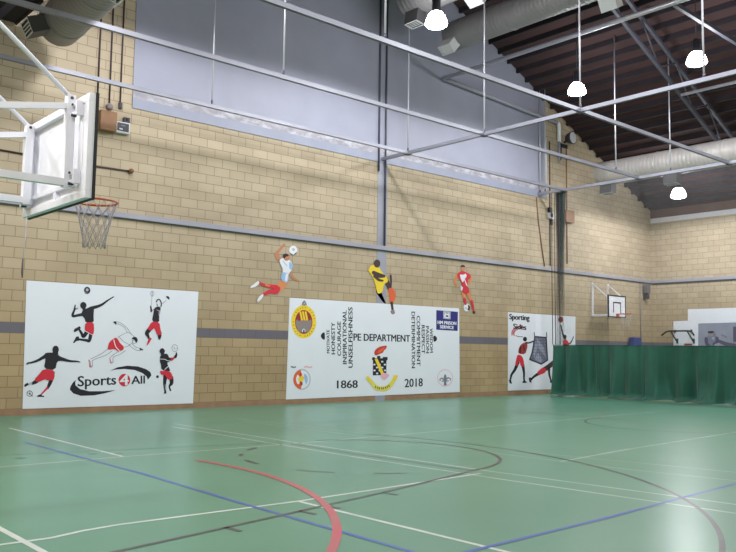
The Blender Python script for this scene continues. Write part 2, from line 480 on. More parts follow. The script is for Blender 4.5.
mark('white_line', [(7.34, -3.9), (7.34, -9), (7.45, -11.5), (7.65, -14.2), (7.9, -17)], W, MK['faint'])
mark('white_line', [(9.3, -2.7), (9.58, -8), (9.8, -10.3), (10.3, -13), (10.7, -16)], 0.045, MK['vfaint'])
mark('white_line', [(9.1, -3.4), (9.22, -9.3), (9.4, -12.0), (9.9, -15)], 0.045, MK['vfaint'])
mark('white_line', [(9.3, -11.06), (11.2, -10.85), (15.7, -10.55), (22, -10.1)], W, MK['faint'], 0.0016)
mark('white_line', [(20.2, -4.6), (20.3, -9.5)], W, MK['vfaint'])
mark('blue_line', [(4.36, -4.95), (4.38, -8.8), (4.3, -11), (4.26, -13.6)], W, MK['blue'], 0.0024)
mark('blue_line', [(4.26, -13.6), (6.6, -13.53), (9.37, -13.37), (20, -13.0)], W, MK['blue'], 0.0024)
mark('blue_line', [(9.5, -4.6), (22, -4.5)], W, MK['bfaint'])
mark('black_line', [(2.0, -12.14), (3.37, -11.88), (5.73, -11.39), (7.55, -10.95)], 0.05, MK['black'], 0.0028)
mark('black_line', [(2.0, -5.9), (7.55, -7.1)], 0.04, line_mat('floor_black_ghost', (84, 72, 78), 0.9), 0.0020)
mark('black_line', [(7.55, -7.3), (7.56, -9), (7.7, -10.95)], 0.05, MK['kfaint'], 0.0020)
mark('black_arc', arc(7.55, -9.0, 1.9, -88, 72), 0.05, MK['black'], 0.0026)
for a0, a1 in ((118, 128), (141, 150), (163, 176), (200, 216), (232, 246)):
    mark('black_dash', arc(7.62, -9.0, 1.72, a0, a1, 6), 0.06, MK['black'] if a0 < 190 else MK['kfaint'], 0.0026)
for (x, y) in ((3.63, -11.82), (4.52, -11.64), (4.86, -11.57), (5.77, -11.38)):
    mark('black_tick', [(x, y), (x + 0.02, y - 0.2)], 0.05, MK['black'], 0.0028)
mark('black_arc', arc(3.55, -9.0, 6.3, -88, -8, 60), 0.047, MK['black'], 0.0030)
mark('black_arc', arc(3.55, -9.0, 6.3, -8, 20, 30), 0.05, MK['kfaint'], 0.0030)
mark('black_line', [(16.2, -2.0), (16.25, -8), (17.2, -13)], 0.05, MK['kfaint'], 0.0020)
mark('black_arc', arc(16.2, -9.0, 1.8, 90, 270, 40), 0.05, MK['black'], 0.0026)
mark('red_arc', arc(0.03, -9.0, 5.48, -75, 9, 60), 0.078, MK['red'], 0.0032)
mark('red_arc', arc(18.2, -9.0, 2.6, 100, 250, 40), 0.05, MK['rfaint'], 0.0018)
for (x, y) in ((3.68, -6.63), (4.58, -6.76), (4.89, -6.92)):
    mark('black_spot', [(x, y), (x + 0.09, y - 0.06)], 0.12, MK['kfaint'], 0.0020)

# ------------------------------------------------------------------ painted art helper
class Art:
    """flat painted shapes on the long wall; shapes drawn in survey-crop units and carried onto the wall plane"""
    def __init__(s, crop, y=-0.016, plane=wp, emap=None):
        s.ox, s.oy, s.k = crop; s.y = y; s.n = 0; s.b = MB(); s.plane = plane
    def p(s, q):
        u, z = s.plane(s.ox + q[0] / s.k, s.oy + q[1] / s.k)
        d = s.n * 0.0004
        if s.plane is wp: return (u, s.y - d, z)
        return (XE + s.y - d, u, z)
    def poly(s, pts, m, smooth=0):
        if smooth: pts = rounded(pts, smooth)
        s.b.add([s.p(q) for q in pts], [tuple(range(len(pts)))], m); s.n += 1; return s
    def disc(s, c, r, m, ry=None, n=24, hole=0):
        ry = ry or r
        if hole:
            vs = []
            for i in range(n):
                a = 2 * math.pi * i / n
                vs += [s.p((c[0] + r * math.cos(a), c[1] + ry * math.sin(a))), s.p((c[0] + (r - hole) * math.cos(a), c[1] + (ry - hole) * math.sin(a)))]
            s.b.add(vs, [(2 * i, 2 * i + 1, 2 * ((i + 1) % n) + 1, 2 * ((i + 1) % n)) for i in range(n)], m); s.n += 1
            return s
        return s.poly([(c[0] + r * math.cos(2 * math.pi * i / n), c[1] + ry * math.sin(2 * math.pi * i / n)) for i in range(n)], m)
    def stroke(s, pts, m, caps=True):
        """pts = (x, y, width); tapered limb with round ends"""
        pts = spline(pts)
        L = []; R = []; N = len(pts)
        for i, (x, y, w) in enumerate(pts):
            a = pts[max(i - 1, 0)]; c = pts[min(i + 1, N - 1)]
            dx, dy = c[0] - a[0], c[1] - a[1]; l = math.hypot(dx, dy) or 1
            nx, ny = -dy / l * w / 2, dx / l * w / 2
            L.append((x + nx, y + ny)); R.append((x - nx, y - ny))
        vs = [s.p(q) for pr in zip(L, R) for q in pr]
        s.b.add(vs, [(2 * i, 2 * i + 1, 2 * i + 3, 2 * i + 2) for i in range(N - 1)], m); s.n += 1
        if caps:
            for (x, y, w) in (pts[0], pts[-1]):
                if w > 3: s.disc((x, y), w / 2, m, n=12)
        return s
    def line(s, pts, w, m): return s.stroke([(x, y, w) for x, y in pts], m, False)
    def done(s, name, parent): return s.b.build(name, parent)
def spline(pts, sub=5):
    if len(pts) < 3: return list(pts)
    out = []
    P = [pts[0]] + list(pts) + [pts[-1]]
    for i in range(1, len(P) - 2):
        for j in range(sub):
            t = j / sub
            out.append(tuple(0.5 * (2 * P[i][k] + (P[i + 1][k] - P[i - 1][k]) * t + (2 * P[i - 1][k] - 5 * P[i][k] + 4 * P[i + 1][k] - P[i + 2][k]) * t * t
                       + (3 * P[i][k] - P[i - 1][k] - 3 * P[i + 1][k] + P[i + 2][k]) * t ** 3) for k in range(len(P[0]))))
    out.append(pts[-1]); return out
def rounded(pts, it=1):
    for _ in range(it):
        o = []
        for i in range(len(pts)):
            a, c = pts[i], pts[(i + 1) % len(pts)]
            o += [(a[0] * .78 + c[0] * .22, a[1] * .78 + c[1] * .22), (a[0] * .22 + c[0] * .78, a[1] * .22 + c[1] * .78)]
        pts = o
    return pts
def glyphs(body, bold=0.0):
    cu = bpy.data.curves.new('lettering', 'FONT'); cu.body = body; cu.resolution_u = 3; cu.offset = bold
    o = bpy.data.objects.new('lettering', cu); COL.objects.link(o)
    dg = bpy.context.evaluated_depsgraph_get(); dg.update()
    me = bpy.data.meshes.new_from_object(o.evaluated_get(dg))
    vs = [v.co.copy() for v in me.vertices]; fs = [tuple(p.vertices) for p in me.polygons]
    bpy.data.objects.remove(o); bpy.data.curves.remove(cu); bpy.data.meshes.remove(me)
    return vs, fs
def lettering(body, c0, c1, c2, m, parent, y=-0.017, bold=0.012, name='lettering'):
    """c0 = start of the baseline, c1 = its end, c2 = point above c0 at cap height (photo survey points on the wall)"""
    vs, fs = glyphs(body, 0.0)
    base = [v.y for v in vs]
    x0, x1 = min(v.x for v in vs), max(v.x for v in vs)
    cap = max(base)
    A = Vector(wp(*c0)); B_ = Vector(wp(*c1)); C_ = Vector(wp(*c2))
    b = MB(); k = bold * 2.6
    for n, (dx, dy) in enumerate(((-k, 0), (k, 0), (0, -k * .3), (0, k * .3))):
        b.add([(lambda q: (q.x, y - n * 0.0002, q.y))(A + (B_ - A) * ((v.x + dx - x0) / (x1 - x0)) + (C_ - A) * ((v.y + dy) / cap)) for v in vs], fs, m)
    return b.build(name, parent)
def board_on_wall(name, corners, m, thick=0.014):
    P = [wp(*c) for c in corners]
    b = MB(); n = len(P)
    b.add([(x, -thick, z) for x, z in P] + [(x, -0.0005, z) for x, z in P], [tuple(range(n)), tuple(range(2 * n - 1, n - 1, -1))] + [(i, (i + 1) % n, n + (i + 1) % n, n + i) for i in range(n)], m)
    return b.build(name)

# ---- mural 1: Sports 4 All
mu = board_on_wall('wall_mural', [(22.3, 408.9), (192.7, 403.3), (198.2, 291.7), (26.3, 280.4)], M_MURAL)
tag(mu, 'white wall mural of black and red athletes with Sports 4 All lettering', 'mural')
C1 = (20, 275, 7.886); C2 = (20, 340, 7.886); C4 = (110, 280, 7.886); C5 = (110, 340, 7.886); CW = (10, 270, 3.68)
a = Art(C1)   # volleyball player
a.stroke([(560, 440, 30), (545, 515, 26), (520, 515, 22), (468, 508, 15)], M_INK).poly([(415, 535), (440, 488), (458, 482), (472, 515), (440, 522), (425, 537)], M_INK)
a.stroke([(535, 430, 34), (500, 484, 27), (484, 462, 22), (462, 425, 15)], M_INK).poly([(420, 442), (428, 425), (468, 403), (478, 418), (450, 440), (428, 452)], M_INK)
a.poly([(483, 285), (515, 268), (560, 246), (582, 268), (577, 320), (580, 376), (513, 374), (510, 350), (488, 322)], M_INK, 1)
a.stroke([(560, 262, 28), (635, 238, 20), (690, 200, 12), (735, 172, 8)], M_INK)
a.stroke([(500, 308, 28), (452, 318, 20), (412, 322, 20), (426, 275, 15), (432, 238, 9)], M_INK)
a.stroke([(432, 266, 10), (446, 268, 6), (452, 258, 4)], M_INK)
a.disc((496, 240), 25, M_INK, 27).poly([(484, 258), (512, 258), (520, 280), (496, 290)], M_INK)
a.poly([(511, 374), (578, 370), (582, 440), (572, 474), (536, 452), (506, 438)], M_RED, 1)
a.line([(505, 440), (535, 455), (572, 476)], 4, M_PAPER)
a.done('painted_player', mu)
a = Art(C1); a.disc((527, 122), 25, M_INK, 29).poly([(515, 112), (530, 104), (541, 116), (533, 130), (520, 128)], M_LGRY, 1).line([(506, 128), (520, 142), (540, 144)], 3, M_LGRY); a.done('painted_ball', mu)
a = Art(C2)   # kicker
a.stroke([(250, 300, 32), (232, 345, 28), (216, 378, 20)], M_INK).stroke([(214, 376, 17), (190, 402, 14), (164, 430, 10)], M_RED).poly([(132, 447), (140, 434), (160, 428), (172, 437), (188, 440), (186, 449)], M_INK)
a.stroke([(140, 312, 34), (120, 330, 30), (96, 342, 22)], M_INK).stroke([(86, 340, 16), (72, 345, 14), (58, 350, 12)], M_LGRY).poly([(30, 366), (36, 348), (58, 336), (66, 352), (42, 368)], M_INK)
a.poly([(192, 104), (225, 98), (262, 101), (300, 118), (330, 140), (330, 164), (290, 166), (276, 236), (185, 226), (199, 150), (190, 138)], M_INK, 1)
a.stroke([(212, 118, 34), (172, 142, 24), (130, 164, 18), (80, 180, 13)], M_INK).poly([(46, 196), (50, 180), (72, 172), (84, 180), (62, 190)], M_INK)
a.stroke([(300, 142, 36), (350, 156, 24), (395, 166, 16), (445, 168, 11), (470, 174, 6)], M_INK)
a.disc((278, 76), 25, M_INK, 31).poly([(256, 92), (296, 92), (300, 116), (250, 112)], M_INK)
a.poly([(180, 228), (272, 238), (268, 300), (256, 318), (208, 318), (202, 306), (136, 334), (108, 312), (150, 268)], M_RED, 1)
a.done('painted_player', mu)
a = Art(C2); a.disc((74, 422), 24, M_INK).disc((74, 422), 19, M_MURAL).disc((75, 424), 8, M_INK, n=6).line([(56, 415), (68, 420)], 4, M_INK).line([(82, 430), (98, 444)], 5, M_INK).line([(74, 400), (76, 416)], 4, M_INK); a.done('painted_ball', mu)
a = Art(CW)   # sprinter, outline figure
for ln in ([(395, 248), (412, 238), (432, 230), (448, 238), (456, 252), (440, 276), (420, 284)], [(430, 230), (420, 212), (404, 202), (388, 196)], [(446, 238), (430, 214), (408, 196), (390, 190)],
           [(436, 276), (452, 288), (468, 296), (480, 294)], [(448, 270), (462, 284), (480, 288)], [(400, 246), (416, 262), (440, 276)]):
    a.line(ln, 1.4, M_OUT)
for ln in ([(360, 290), (338, 306), (316, 318), (294, 328)], [(374, 298), (350, 314), (322, 324), (300, 334)], [(288, 330), (296, 340), (294, 356), (302, 354), (302, 332)], [(398, 300), (376, 314), (366, 326), (372, 342)], [(424, 296), (404, 310), (380, 320), (378, 340)]):
    a.line(ln, 1.5, M_OUT)
a.line([(288, 330), (292, 344), (292, 356), (300, 352)], 2.2, M_RED).line([(366, 324), (370, 342), (378, 338)], 2.2, M_RED)
a.disc((386, 193), 4.5, M_INK, n=8).line([(380, 190), (390, 200)], 4, M_INK).disc((480, 292), 4, M_INK, n=8).line([(476, 288), (488, 294)], 4, M_INK)
a.poly([(446, 254), (452, 246), (464, 247), (469, 258), (465, 269), (459, 262), (456, 255)], M_INK, 1).line([(448, 256), (450, 268), (460, 270)], 1.3, M_OUT)
a.poly([(364, 264), (386, 248), (394, 252), (404, 270), (418, 282), (416, 294), (396, 300), (384, 290), (360, 294), (358, 286)], M_RED, 1)
a.line([(380, 256), (388, 282), (402, 298)], 3, M_PAPER)
a.done('painted_player', mu)
a = Art(C4)   # leaping player with racquet
a.disc((330, 108), 15, M_OUT, 22, hole=2.5).line([(330, 90), (329, 128)], 4, M_INK).line([(328, 130), (325, 200)], 2.5, M_OUT)
a.stroke([(318, 206, 10), (322, 232, 14), (322, 250, 11)], M_INK).line([(326, 245), (350, 225)], 4, M_OUT)
a.line([(362, 176), (370, 158), (386, 154), (398, 172), (402, 192), (398, 212)], 9, M_INK).line([(366, 186), (372, 206)], 6, M_INK)
a.line([(400, 196), (424, 174), (440, 162)], 3.5, M_OUT).stroke([(446, 132, 12), (456, 140, 19), (462, 150, 9)], M_INK)
a.poly([(355, 215), (378, 208), (398, 216), (392, 250), (384, 300), (386, 332), (326, 326), (338, 270), (342, 235)], M_INK, 1)
a.line([(386, 240), (384, 275), (392, 300)], 4, M_PAPER).line([(365, 236), (388, 246)], 4, M_PINK)
a.stroke([(312, 385, 34), (288, 418, 32), (296, 440, 22), (304, 460, 16)], M_INK).stroke([(314, 464, 20), (300, 490, 15), (290, 512, 7)], M_RED)
a.stroke([(384, 410, 34), (388, 440, 28), (386, 462, 16)], M_INK)
a.poly([(326, 326), (386, 332), (394, 390), (408, 432), (368, 434), (352, 388), (344, 378), (322, 402), (290, 388)], M_RED, 1)
a.done('painted_player', mu)
a = Art(C5)   # standing player with racquet
a.disc((508, 64), 24, M_OUT, 30, hole=3).line([(500, 45), (510, 85)], 1.5, M_OUT).line([(488, 62), (530, 70)], 1.5, M_OUT)
a.stroke([(434, 280, 32), (428, 345, 24), (434, 415, 14)], M_INK).poly([(420, 424), (426, 406), (440, 408), (444, 420)], M_INK)
a.stroke([(480, 298, 34), (482, 340, 28), (466, 365, 14), (474, 398, 12)], M_INK).line([(432, 350), (434, 395)], 5, M_LGRY)
a.poly([(390, 128), (412, 122), (438, 104), (456, 118), (462, 140), (492, 138), (500, 158), (462, 172), (446, 180), (468, 232), (472, 248), (402, 236), (398, 190), (390, 170)], M_INK, 1)
a.stroke([(485, 152, 20), (502, 140, 14), (512, 124, 12)], M_RED).stroke([(512, 134, 20), (520, 116, 16), (520, 100, 8)], M_INK)
a.line([(392, 150), (430, 152), (446, 162), (480, 166)], 4, M_PAPER).line([(466, 196), (440, 222), (426, 234)], 5, M_PAPER)
a.disc((408, 88), 20, M_INK, 23).poly([(398, 70), (432, 84), (426, 96), (400, 92)], M_INK).poly([(398, 100), (424, 100), (428, 130), (398, 132)], M_INK)
a.poly([(390, 240), (410, 246), (444, 240), (478, 254), (496, 304), (462, 314), (444, 300), (430, 276), (398, 274)], M_RED, 1)
a.done('painted_player', mu)
a = Art(C5); a.disc((372, 289), 11, M_INK); a.done('painted_ball', mu)
a = Art(CW)
a.poly([(243, 404), (232, 412), (222, 428), (219, 440), (232, 454), (260, 463), (310, 461), (350, 453), (388, 442), (340, 446), (290, 446), (256, 438), (240, 424), (239, 412)], M_INK)
a.poly([(366, 371), (395, 358), (430, 352), (470, 355), (500, 365), (516, 376), (519, 388), (506, 404), (502, 392), (486, 379), (458, 368), (420, 364), (390, 366)], M_INK)
a.done('swoosh_stripes', mu)
a = Art(C5); a.disc((111, 316), 46, M_RED, 50); a.done('red_disc', mu)
lettering('Sports', (77.6, 386.3), (115.6, 384.4), (77.6, 376.2), M_INK, mu, bold=0.008)
lettering('All', (131.2, 384.0), (144.4, 383.4), (131.2, 376.0), M_INK, mu, bold=0.008)
lettering('4', (119.6, 385.6), (128.2, 385.0), (119.6, 374.6), M_PAPER, mu, y=-0.0185, bold=0.008)

# ---- mural 2: PE Department
mu = board_on_wall('wall_mural', [(285.8, 399.5), (459.4, 392.0), (458.9, 308.3), (289.4, 297.8)], M_MURAL)
tag(mu, 'white wall mural reading PE DEPARTMENT with 1868, 2018 and a castle crest', 'mural')
CA = (284, 292, 9.2); CB = (284, 345, 9.2); CC = (400, 300, 11.05); C9 = (280, 285, 3.874); CR3 = (330, 320, 4.907); CK = (355, 340, 9.2)
a = Art(CA)
a.disc((178, 274), 115, M_YEL, 152, 40).disc((178, 276), 80, M_MAROON, 110, 36)
for k in range(3): a.poly([(138 + 24 * k, 180), (154 + 24 * k, 178), (172 + 24 * k, 262), (154 + 24 * k, 262)], M_YEL)
a.poly([(104, 268), (120, 250), (128, 266), (150, 262), (172, 266), (200, 262), (222, 266), (240, 252), (252, 268), (250, 300), (238, 345), (226, 370), (132, 370), (118, 340), (104, 300)], M_GRY)
a.poly([(164, 370), (164, 348), (178, 336), (192, 348), (192, 370)], M_PAPER).poly([(172, 370), (172, 350), (178, 344), (186, 350), (186, 370)], M_INK)
for k in range(26):
    t = 2 * math.pi * k / 26
    if k % 7 == 0: continue
    cx, cy = 178 + 97 * math.cos(t), 275 + 131 * math.sin(t)
    a.line([(cx - 5 * math.cos(t), cy - 5 * math.sin(t)), (cx + 6 * math.cos(t + .3), cy + 6 * math.sin(t + .3))], 5, M_MAROON if k % 2 else M_INK)
a.poly([(158, 124), (162, 98), (176, 78), (186, 78), (198, 98), (206, 124), (192, 118), (180, 128), (170, 116)], M_GRY)
a.disc((182, 104), 7, M_SKY, n=8)
a.done('oval_badge', mu)
a = Art(CA); a.poly([(372, 368), (350, 376), (336, 396), (336, 414), (350, 434), (374, 442)], M_INK, 1); a.done('weight_plate', mu)
a = Art(CC); a.poly([(362, 398), (384, 394), (402, 412), (406, 434), (394, 456), (368, 464)], M_INK, 1); a.done('weight_plate', mu)
def c9(x, y): return (280 + x / 3.874, 285 + y / 3.874)
for body, x, ylo, yhi, w in (('MOTIVATE', 191, 264, 174, 12), ('HONESTY', 212, 268, 146, 15), ('COURAGE', 235, 274, 142, 15), ('INSPIRATIONAL', 257, 306, 98, 16), ('UNSELFISHNESS', 280, 320, 87, 17)):
    lettering(body, c9(x, ylo), c9(x - 1, yhi), c9(x - w + 1, ylo), M_INK, mu, bold=0.010)
for body, x, ylo, yhi, w in (('DETERMINATION', 508, 104, 322, 13), ('COMMITMENT', 528, 120, 313, 13), ('RESPECT', 547, 156, 266, 12), ('PASSION', 564, 160, 264, 11), ('WISDOM', 579, 168, 262, 11)):
    lettering(body, c9(x, ylo), c9(x + 1, yhi), c9(x + w, ylo), M_INK, mu, bold=0.010)
lettering('PE DEPARTMENT', c9(284, 215), c9(502, 220), c9(284, 188), M_INK, mu, bold=0.012)
lettering('1868', c9(220, 400), c9(299, 398), c9(220, 370), M_INK, mu, bold=0.009)
lettering('2018', c9(482, 396), c9(551, 392), c9(482, 364), M_INK, mu, bold=0.009)
a = Art(CK)   # tower crest with flame and ribbon
a.poly([(178, 140), (172, 112), (190, 82), (226, 60), (292, 48), (284, 80), (262, 96), (256, 116), (226, 128), (196, 142)], M_FLAME, 1)
a.poly([(200, 122), (214, 96), (250, 74), (276, 62), (258, 92), (236, 112)], M_ORG, 1)
a.poly([(156, 158), (178, 158), (178, 168), (200, 168), (200, 146), (230, 146), (230, 168), (252, 168), (252, 156), (296, 156), (296, 182), (286, 190), (284, 320), (160, 326), (162, 186), (152, 180)], M_INK)
for r in range(5):
    for c in range(5):
        if (r + c) % 2: a.poly([(166 + 24 * c, 192 + 27 * r), (184 + 24 * c, 192 + 27 * r), (184 + 24 * c, 206 + 27 * r), (166 + 24 * c, 206 + 27 * r)], M_MURAL)
a.poly([(176, 176), (202, 170), (262, 306), (236, 318)], M_YEL)
a.poly([(230, 320), (270, 298), (316, 322), (290, 352), (262, 372), (236, 346)], M_PINK, 1)
a.stroke([(112, 350, 34), (150, 392, 36), (184, 432, 40), (232, 448, 42), (290, 440, 42), (330, 404, 38), (372, 338, 32)], M_YEL2)
a.poly([(112, 330), (138, 366), (124, 388), (108, 366)], M_YEL).poly([(352, 322), (386, 326), (372, 372), (344, 352)], M_YEL)
for k, (x, y) in enumerate([(186, 430), (204, 438), (222, 443), (240, 444), (258, 442), (276, 438), (294, 430), (308, 420)]):
    a.line([(x - 4, y - 8), (x + (3 if k % 2 else -2), y + 10)], 7, M_INK)
a.done('crest', mu)
a = Art(CB)   # round emblem, half red and half white
a.disc((162, 316), 80, M_LGRY, 96, 32).disc((162, 316), 70, M_MURAL, 85, 32)
a.poly([(158, 226), (124, 236), (94, 268), (78, 318), (92, 366), (122, 398), (160, 412)], M_ORG, 1)
a.poly([(120, 268), (104, 316), (122, 366), (142, 350), (140, 290)], M_PAPER, 1).poly([(140, 250), (160, 262), (166, 300), (150, 312)], M_RED)
a.poly([(126, 300), (152, 290), (164, 272), (172, 292), (188, 296), (176, 318), (170, 340), (150, 330), (130, 344)], M_YEL, 1)
a.poly([(146, 340), (168, 342), (166, 368), (148, 370)], M_MAROON).poly([(176, 258), (206, 276), (218, 318), (200, 368), (188, 330)], M_SKY, 1)
a.line([(60, 206), (72, 198), (84, 206), (106, 200)], 12, M_SLATE).line([(182, 202), (206, 198), (230, 204), (256, 200)], 12, M_PINK)
a.done('round_emblem', mu)
a = Art(CR3)  # fleur-de-lis emblem with faint ring
a.disc((563, 284), 38, M_PINK, 42, 28, hole=3).disc((563, 284), 33, M_MURAL, 37, 28)
a.poly([(563, 262), (571, 280), (566, 300), (560, 300), (555, 280)], M_SLATE, 1).stroke([(564, 300, 5), (576, 284, 7), (590, 290, 5), (586, 298, 3)], M_GRY).stroke([(560, 300, 5), (549, 286, 7), (537, 292, 5), (541, 300, 3)], M_GRY)
a.line([(546, 300), (580, 299)], 5, M_SLATE).poly([(558, 302), (568, 302), (570, 318), (563, 324), (556, 318)], M_SLATE).line([(546, 322), (580, 320)], 2, M_PINK)
a.done('lily_emblem', mu)
a = Art(CC)
a.poly([(397, 112), (636, 131), (633, 342), (396, 328)], M_NAVY)
a.poly([(474, 122), (555, 128), (554, 214), (474, 206)], M_LGRY).poly([(486, 196), (484, 168), (498, 146), (514, 134), (532, 150), (542, 172), (540, 198)], M_PAPER, 1)
a.poly([(500, 184), (500, 172), (514, 166), (530, 174), (530, 188)], M_INK).disc((514, 146), 9, M_SLATE, n=10)
so = a.done('blue_sign_panel', mu)
def cc(x, y): return (400 + x / 11.05, 300 + y / 11.05)
lettering('HM PRISON', cc(412, 264), cc(616, 276), cc(412, 228), M_PAPER, mu, y=-0.0195, bold=0.02)
lettering('SERVICE', cc(438, 312), cc(588, 322), cc(438, 278), M_PAPER, mu, y=-0.0195, bold=0.02)

# ---- mural 3: Sporting Sides
mu = board_on_wall('wall_mural', [(507.8, 390.6), (574.5, 388.5), (575.2, 316.6), (507.9, 312.2)], M_MURAL)
tag(mu, 'white wall mural of red and black players and a net titled Sporting Sides', 'mural')
CD = (500, 300, 5.52)
def cd(x, y): return (500 + x / 5.52, 300 + y / 5.52)
lettering('Sporting', cd(50, 106), cd(160, 113), cd(50, 76), M_INK, mu, bold=0.02)
lettering('Sides', cd(72, 158), cd(142, 165), cd(72, 130), M_INK, mu, bold=0.02)
a = Art(CD)
a.line([(64, 196), (66, 172), (80, 158), (104, 148), (122, 140)], 6, M_RED).line([(76, 200), (76, 180), (88, 166), (112, 154), (128, 152)], 5, M_RED).line([(70, 190), (74, 172), (92, 156)], 3, M_INK).line([(84, 196), (100, 202), (124, 203)], 3, M_INK)
a.done('swirl', mu)
a = Art(CD)
a.stroke([(96, 345, 20), (80, 385, 15), (62, 412, 12), (54, 446, 8)], M_INK).poly([(46, 440), (58, 440), (64, 462), (52, 460)], M_INK)
a.stroke([(124, 360, 18), (130, 400, 12), (130, 430, 10), (132, 448, 8)], M_INK).poly([(122, 448), (136, 444), (148, 456), (122, 458)], M_INK)
a.poly([(124, 238), (146, 232), (150, 256), (138, 300), (98, 296), (100, 270), (110, 250)], M_MAROON, 1).line([(112, 255), (108, 292)], 7, M_INK).line([(128, 250), (132, 280)], 6, M_INK)
a.stroke([(142, 236, 10), (158, 236, 8), (182, 228, 7)], M_INK).disc((135, 216), 11, M_INK, 13)
a.poly([(94, 300), (116, 306), (128, 330), (132, 370), (112, 366), (106, 336), (98, 344), (96, 364), (80, 360), (86, 330)], M_RED, 1)
a.done('painted_player', mu)
a = Art(CD)
a.poly([(188, 198), (256, 204), (262, 300), (264, 334), (226, 358), (158, 330), (172, 290)], M_INK)
a.poly([(192, 206), (250, 210), (256, 300), (258, 328), (226, 350), (166, 326), (178, 290)], M_SLATE)
a.poly([(200, 212), (240, 260), (252, 320), (214, 270)], M_SLATE2).poly([(180, 300), (196, 230), (206, 250), (190, 320)], M_SLATE2).poly([(206, 290), (232, 330), (222, 344), (190, 326)], M_SLATE2)
for q in range(7):
    a.line([(194 + 9 * q, 208), (176 + 13 * q, 336)], 1.2, M_INK)
    a.line([(190 - 3 * q, 222 + 17 * q), (252 + q, 224 + 17 * q)], 1.2, M_INK)
a.line([(186, 178), (188, 204)], 4, M_INK).line([(254, 178), (256, 206)], 4, M_INK)
a.done('painted_net', mu)
a = Art(CD)
a.stroke([(235, 395, 22), (205, 410, 16), (180, 428, 12), (164, 446, 10)], M_INK).poly([(156, 430), (168, 426), (172, 458), (160, 452)], M_INK)
a.stroke([(240, 385, 26), (270, 365, 26), (300, 340, 24)], M_DSKIN).stroke([(268, 372, 14), (270, 410, 11), (280, 448, 8)], M_INK).poly([(272, 446), (286, 444), (290, 456), (276, 458)], M_INK)
a.poly([(212, 388), (236, 370), (256, 384), (244, 404), (212, 414), (202, 402)], M_RED, 1).disc((304, 330), 13, M_INK)
a.done('painted_player', mu)
a = Art(CD)
a.stroke([(356, 214, 12), (344, 184, 8), (334, 140, 6)], M_INK).stroke([(372, 240, 8), (388, 236, 7), (404, 202, 5)], M_INK)
a.poly([(344, 224), (362, 214), (372, 228), (382, 242), (378, 262), (360, 264), (346, 250)], M_RED, 1).stroke([(360, 256, 28), (350, 300, 18), (356, 340, 12)], M_INK)
a.disc((355, 203), 10, M_INK, 12)
a.done('painted_player', mu)
a = Art(CD); a.disc((333, 108), 14, M_MAROON, 17).line([(322, 104), (344, 112)], 2, M_INK); a.done('painted_ball', mu)

# ---- cut-out figures above the murals
CE = (240, 230, 6.9); CFg = (350, 240, 5.257)
a = Art(CE, -0.012)
a.stroke([(265, 198, 26), (250, 166, 24), (272, 136, 18), (300, 106, 14)], M_SKIN).disc((304, 102), 9, M_SKIN, n=8)
a.stroke([(338, 296, 20), (368, 332, 17), (408, 354, 9)], M_SKIN)
a.stroke([(300, 350, 34), (262, 388, 32), (222, 388, 26), (160, 376, 20)], M_TAN).stroke([(316, 360, 32), (284, 400, 32), (246, 420, 30)], M_TAN)
a.stroke([(262, 404, 30), (246, 424, 36), (206, 424, 28), (160, 446, 18)], M_RED).stroke([(248, 394, 30), (172, 382, 20), (126, 362, 16)], M_RED)
a.stroke([(176, 380, 12), (200, 386, 10)], M_TAN).poly([(122, 348), (132, 366), (110, 390), (72, 402), (66, 392), (96, 372)], M_PAPER, 1).poly([(158, 440), (158, 458), (136, 488), (116, 498), (116, 482), (136, 452)], M_PAPER, 1)
a.poly([(268, 208), (290, 192), (320, 198), (346, 212), (364, 246), (352, 278), (338, 296), (334, 306), (290, 300), (292, 268), (276, 236)], M_PAPER, 1)
a.poly([(336, 212), (366, 244), (352, 278), (336, 266)], M_SKY, 1).line([(292, 212), (322, 250)], 5, M_SKY)
a.poly([(286, 290), (336, 298), (330, 352), (314, 368), (278, 342)], M_SKY, 1).poly([(312, 300), (330, 300), (322, 352), (306, 350)], M_PAPER)
a.disc((318, 188), 22, M_SKIN, 25).poly([(292, 184), (294, 168), (314, 162), (334, 172), (330, 182), (312, 184), (306, 200)], M_INK, 1)
cu = a.b.build('wall_cutout'); tag(cu, 'cut-out figure in pale blue kit and red socks reaching for a white ball', 'wall cutout')
a = Art(CE, -0.012); a.disc((366, 140), 28, M_PAPER, 32).poly([(342, 156), (366, 172), (390, 150), (386, 166), (366, 174), (348, 168)], M_GREYD).poly([(354, 128), (372, 124), (378, 140), (364, 148)], M_LGRY, 1); a.done('ball', cu)
a = Art(CFg, -0.012)
a.stroke([(148, 270, 26), (166, 305, 18), (182, 330, 10)], M_DSKIN).stroke([(182, 206, 30), (200, 238, 24), (214, 268, 18)], M_DSKIN)
a.stroke([(214, 262, 26), (222, 290, 32), (218, 328, 20)], M_ORG).stroke([(217, 330, 14), (222, 368, 12)], M_DSKIN).poly([(210, 372), (230, 364), (236, 386), (222, 392), (212, 384)], M_GRY, 1)
a.stroke([(212, 186, 10), (214, 215, 9), (212, 250, 8)], M_DSKIN)
a.poly([(92, 158), (108, 134), (130, 128), (150, 140), (160, 160), (178, 184), (192, 196), (200, 218), (176, 232), (168, 276), (142, 284), (134, 244), (124, 208), (108, 180)], M_YEL, 1)
a.stroke([(122, 172, 20), (150, 186, 26), (176, 190, 16)], M_DSKIN).stroke([(126, 190, 14), (150, 210, 14), (170, 214, 9)], M_DSKIN)
a.disc((140, 124), 17, M_DSKIN, 21)
cu = a.b.build('wall_cutout'); tag(cu, 'cut-out figure in yellow kit with one orange sock kicking over the mural', 'wall cutout')
a = Art(CFg, -0.012)
a.stroke([(564, 184, 16), (550, 216, 13), (560, 246, 8)], M_TAN).stroke([(624, 186, 14), (634, 210, 11), (626, 232, 8)], M_TAN)
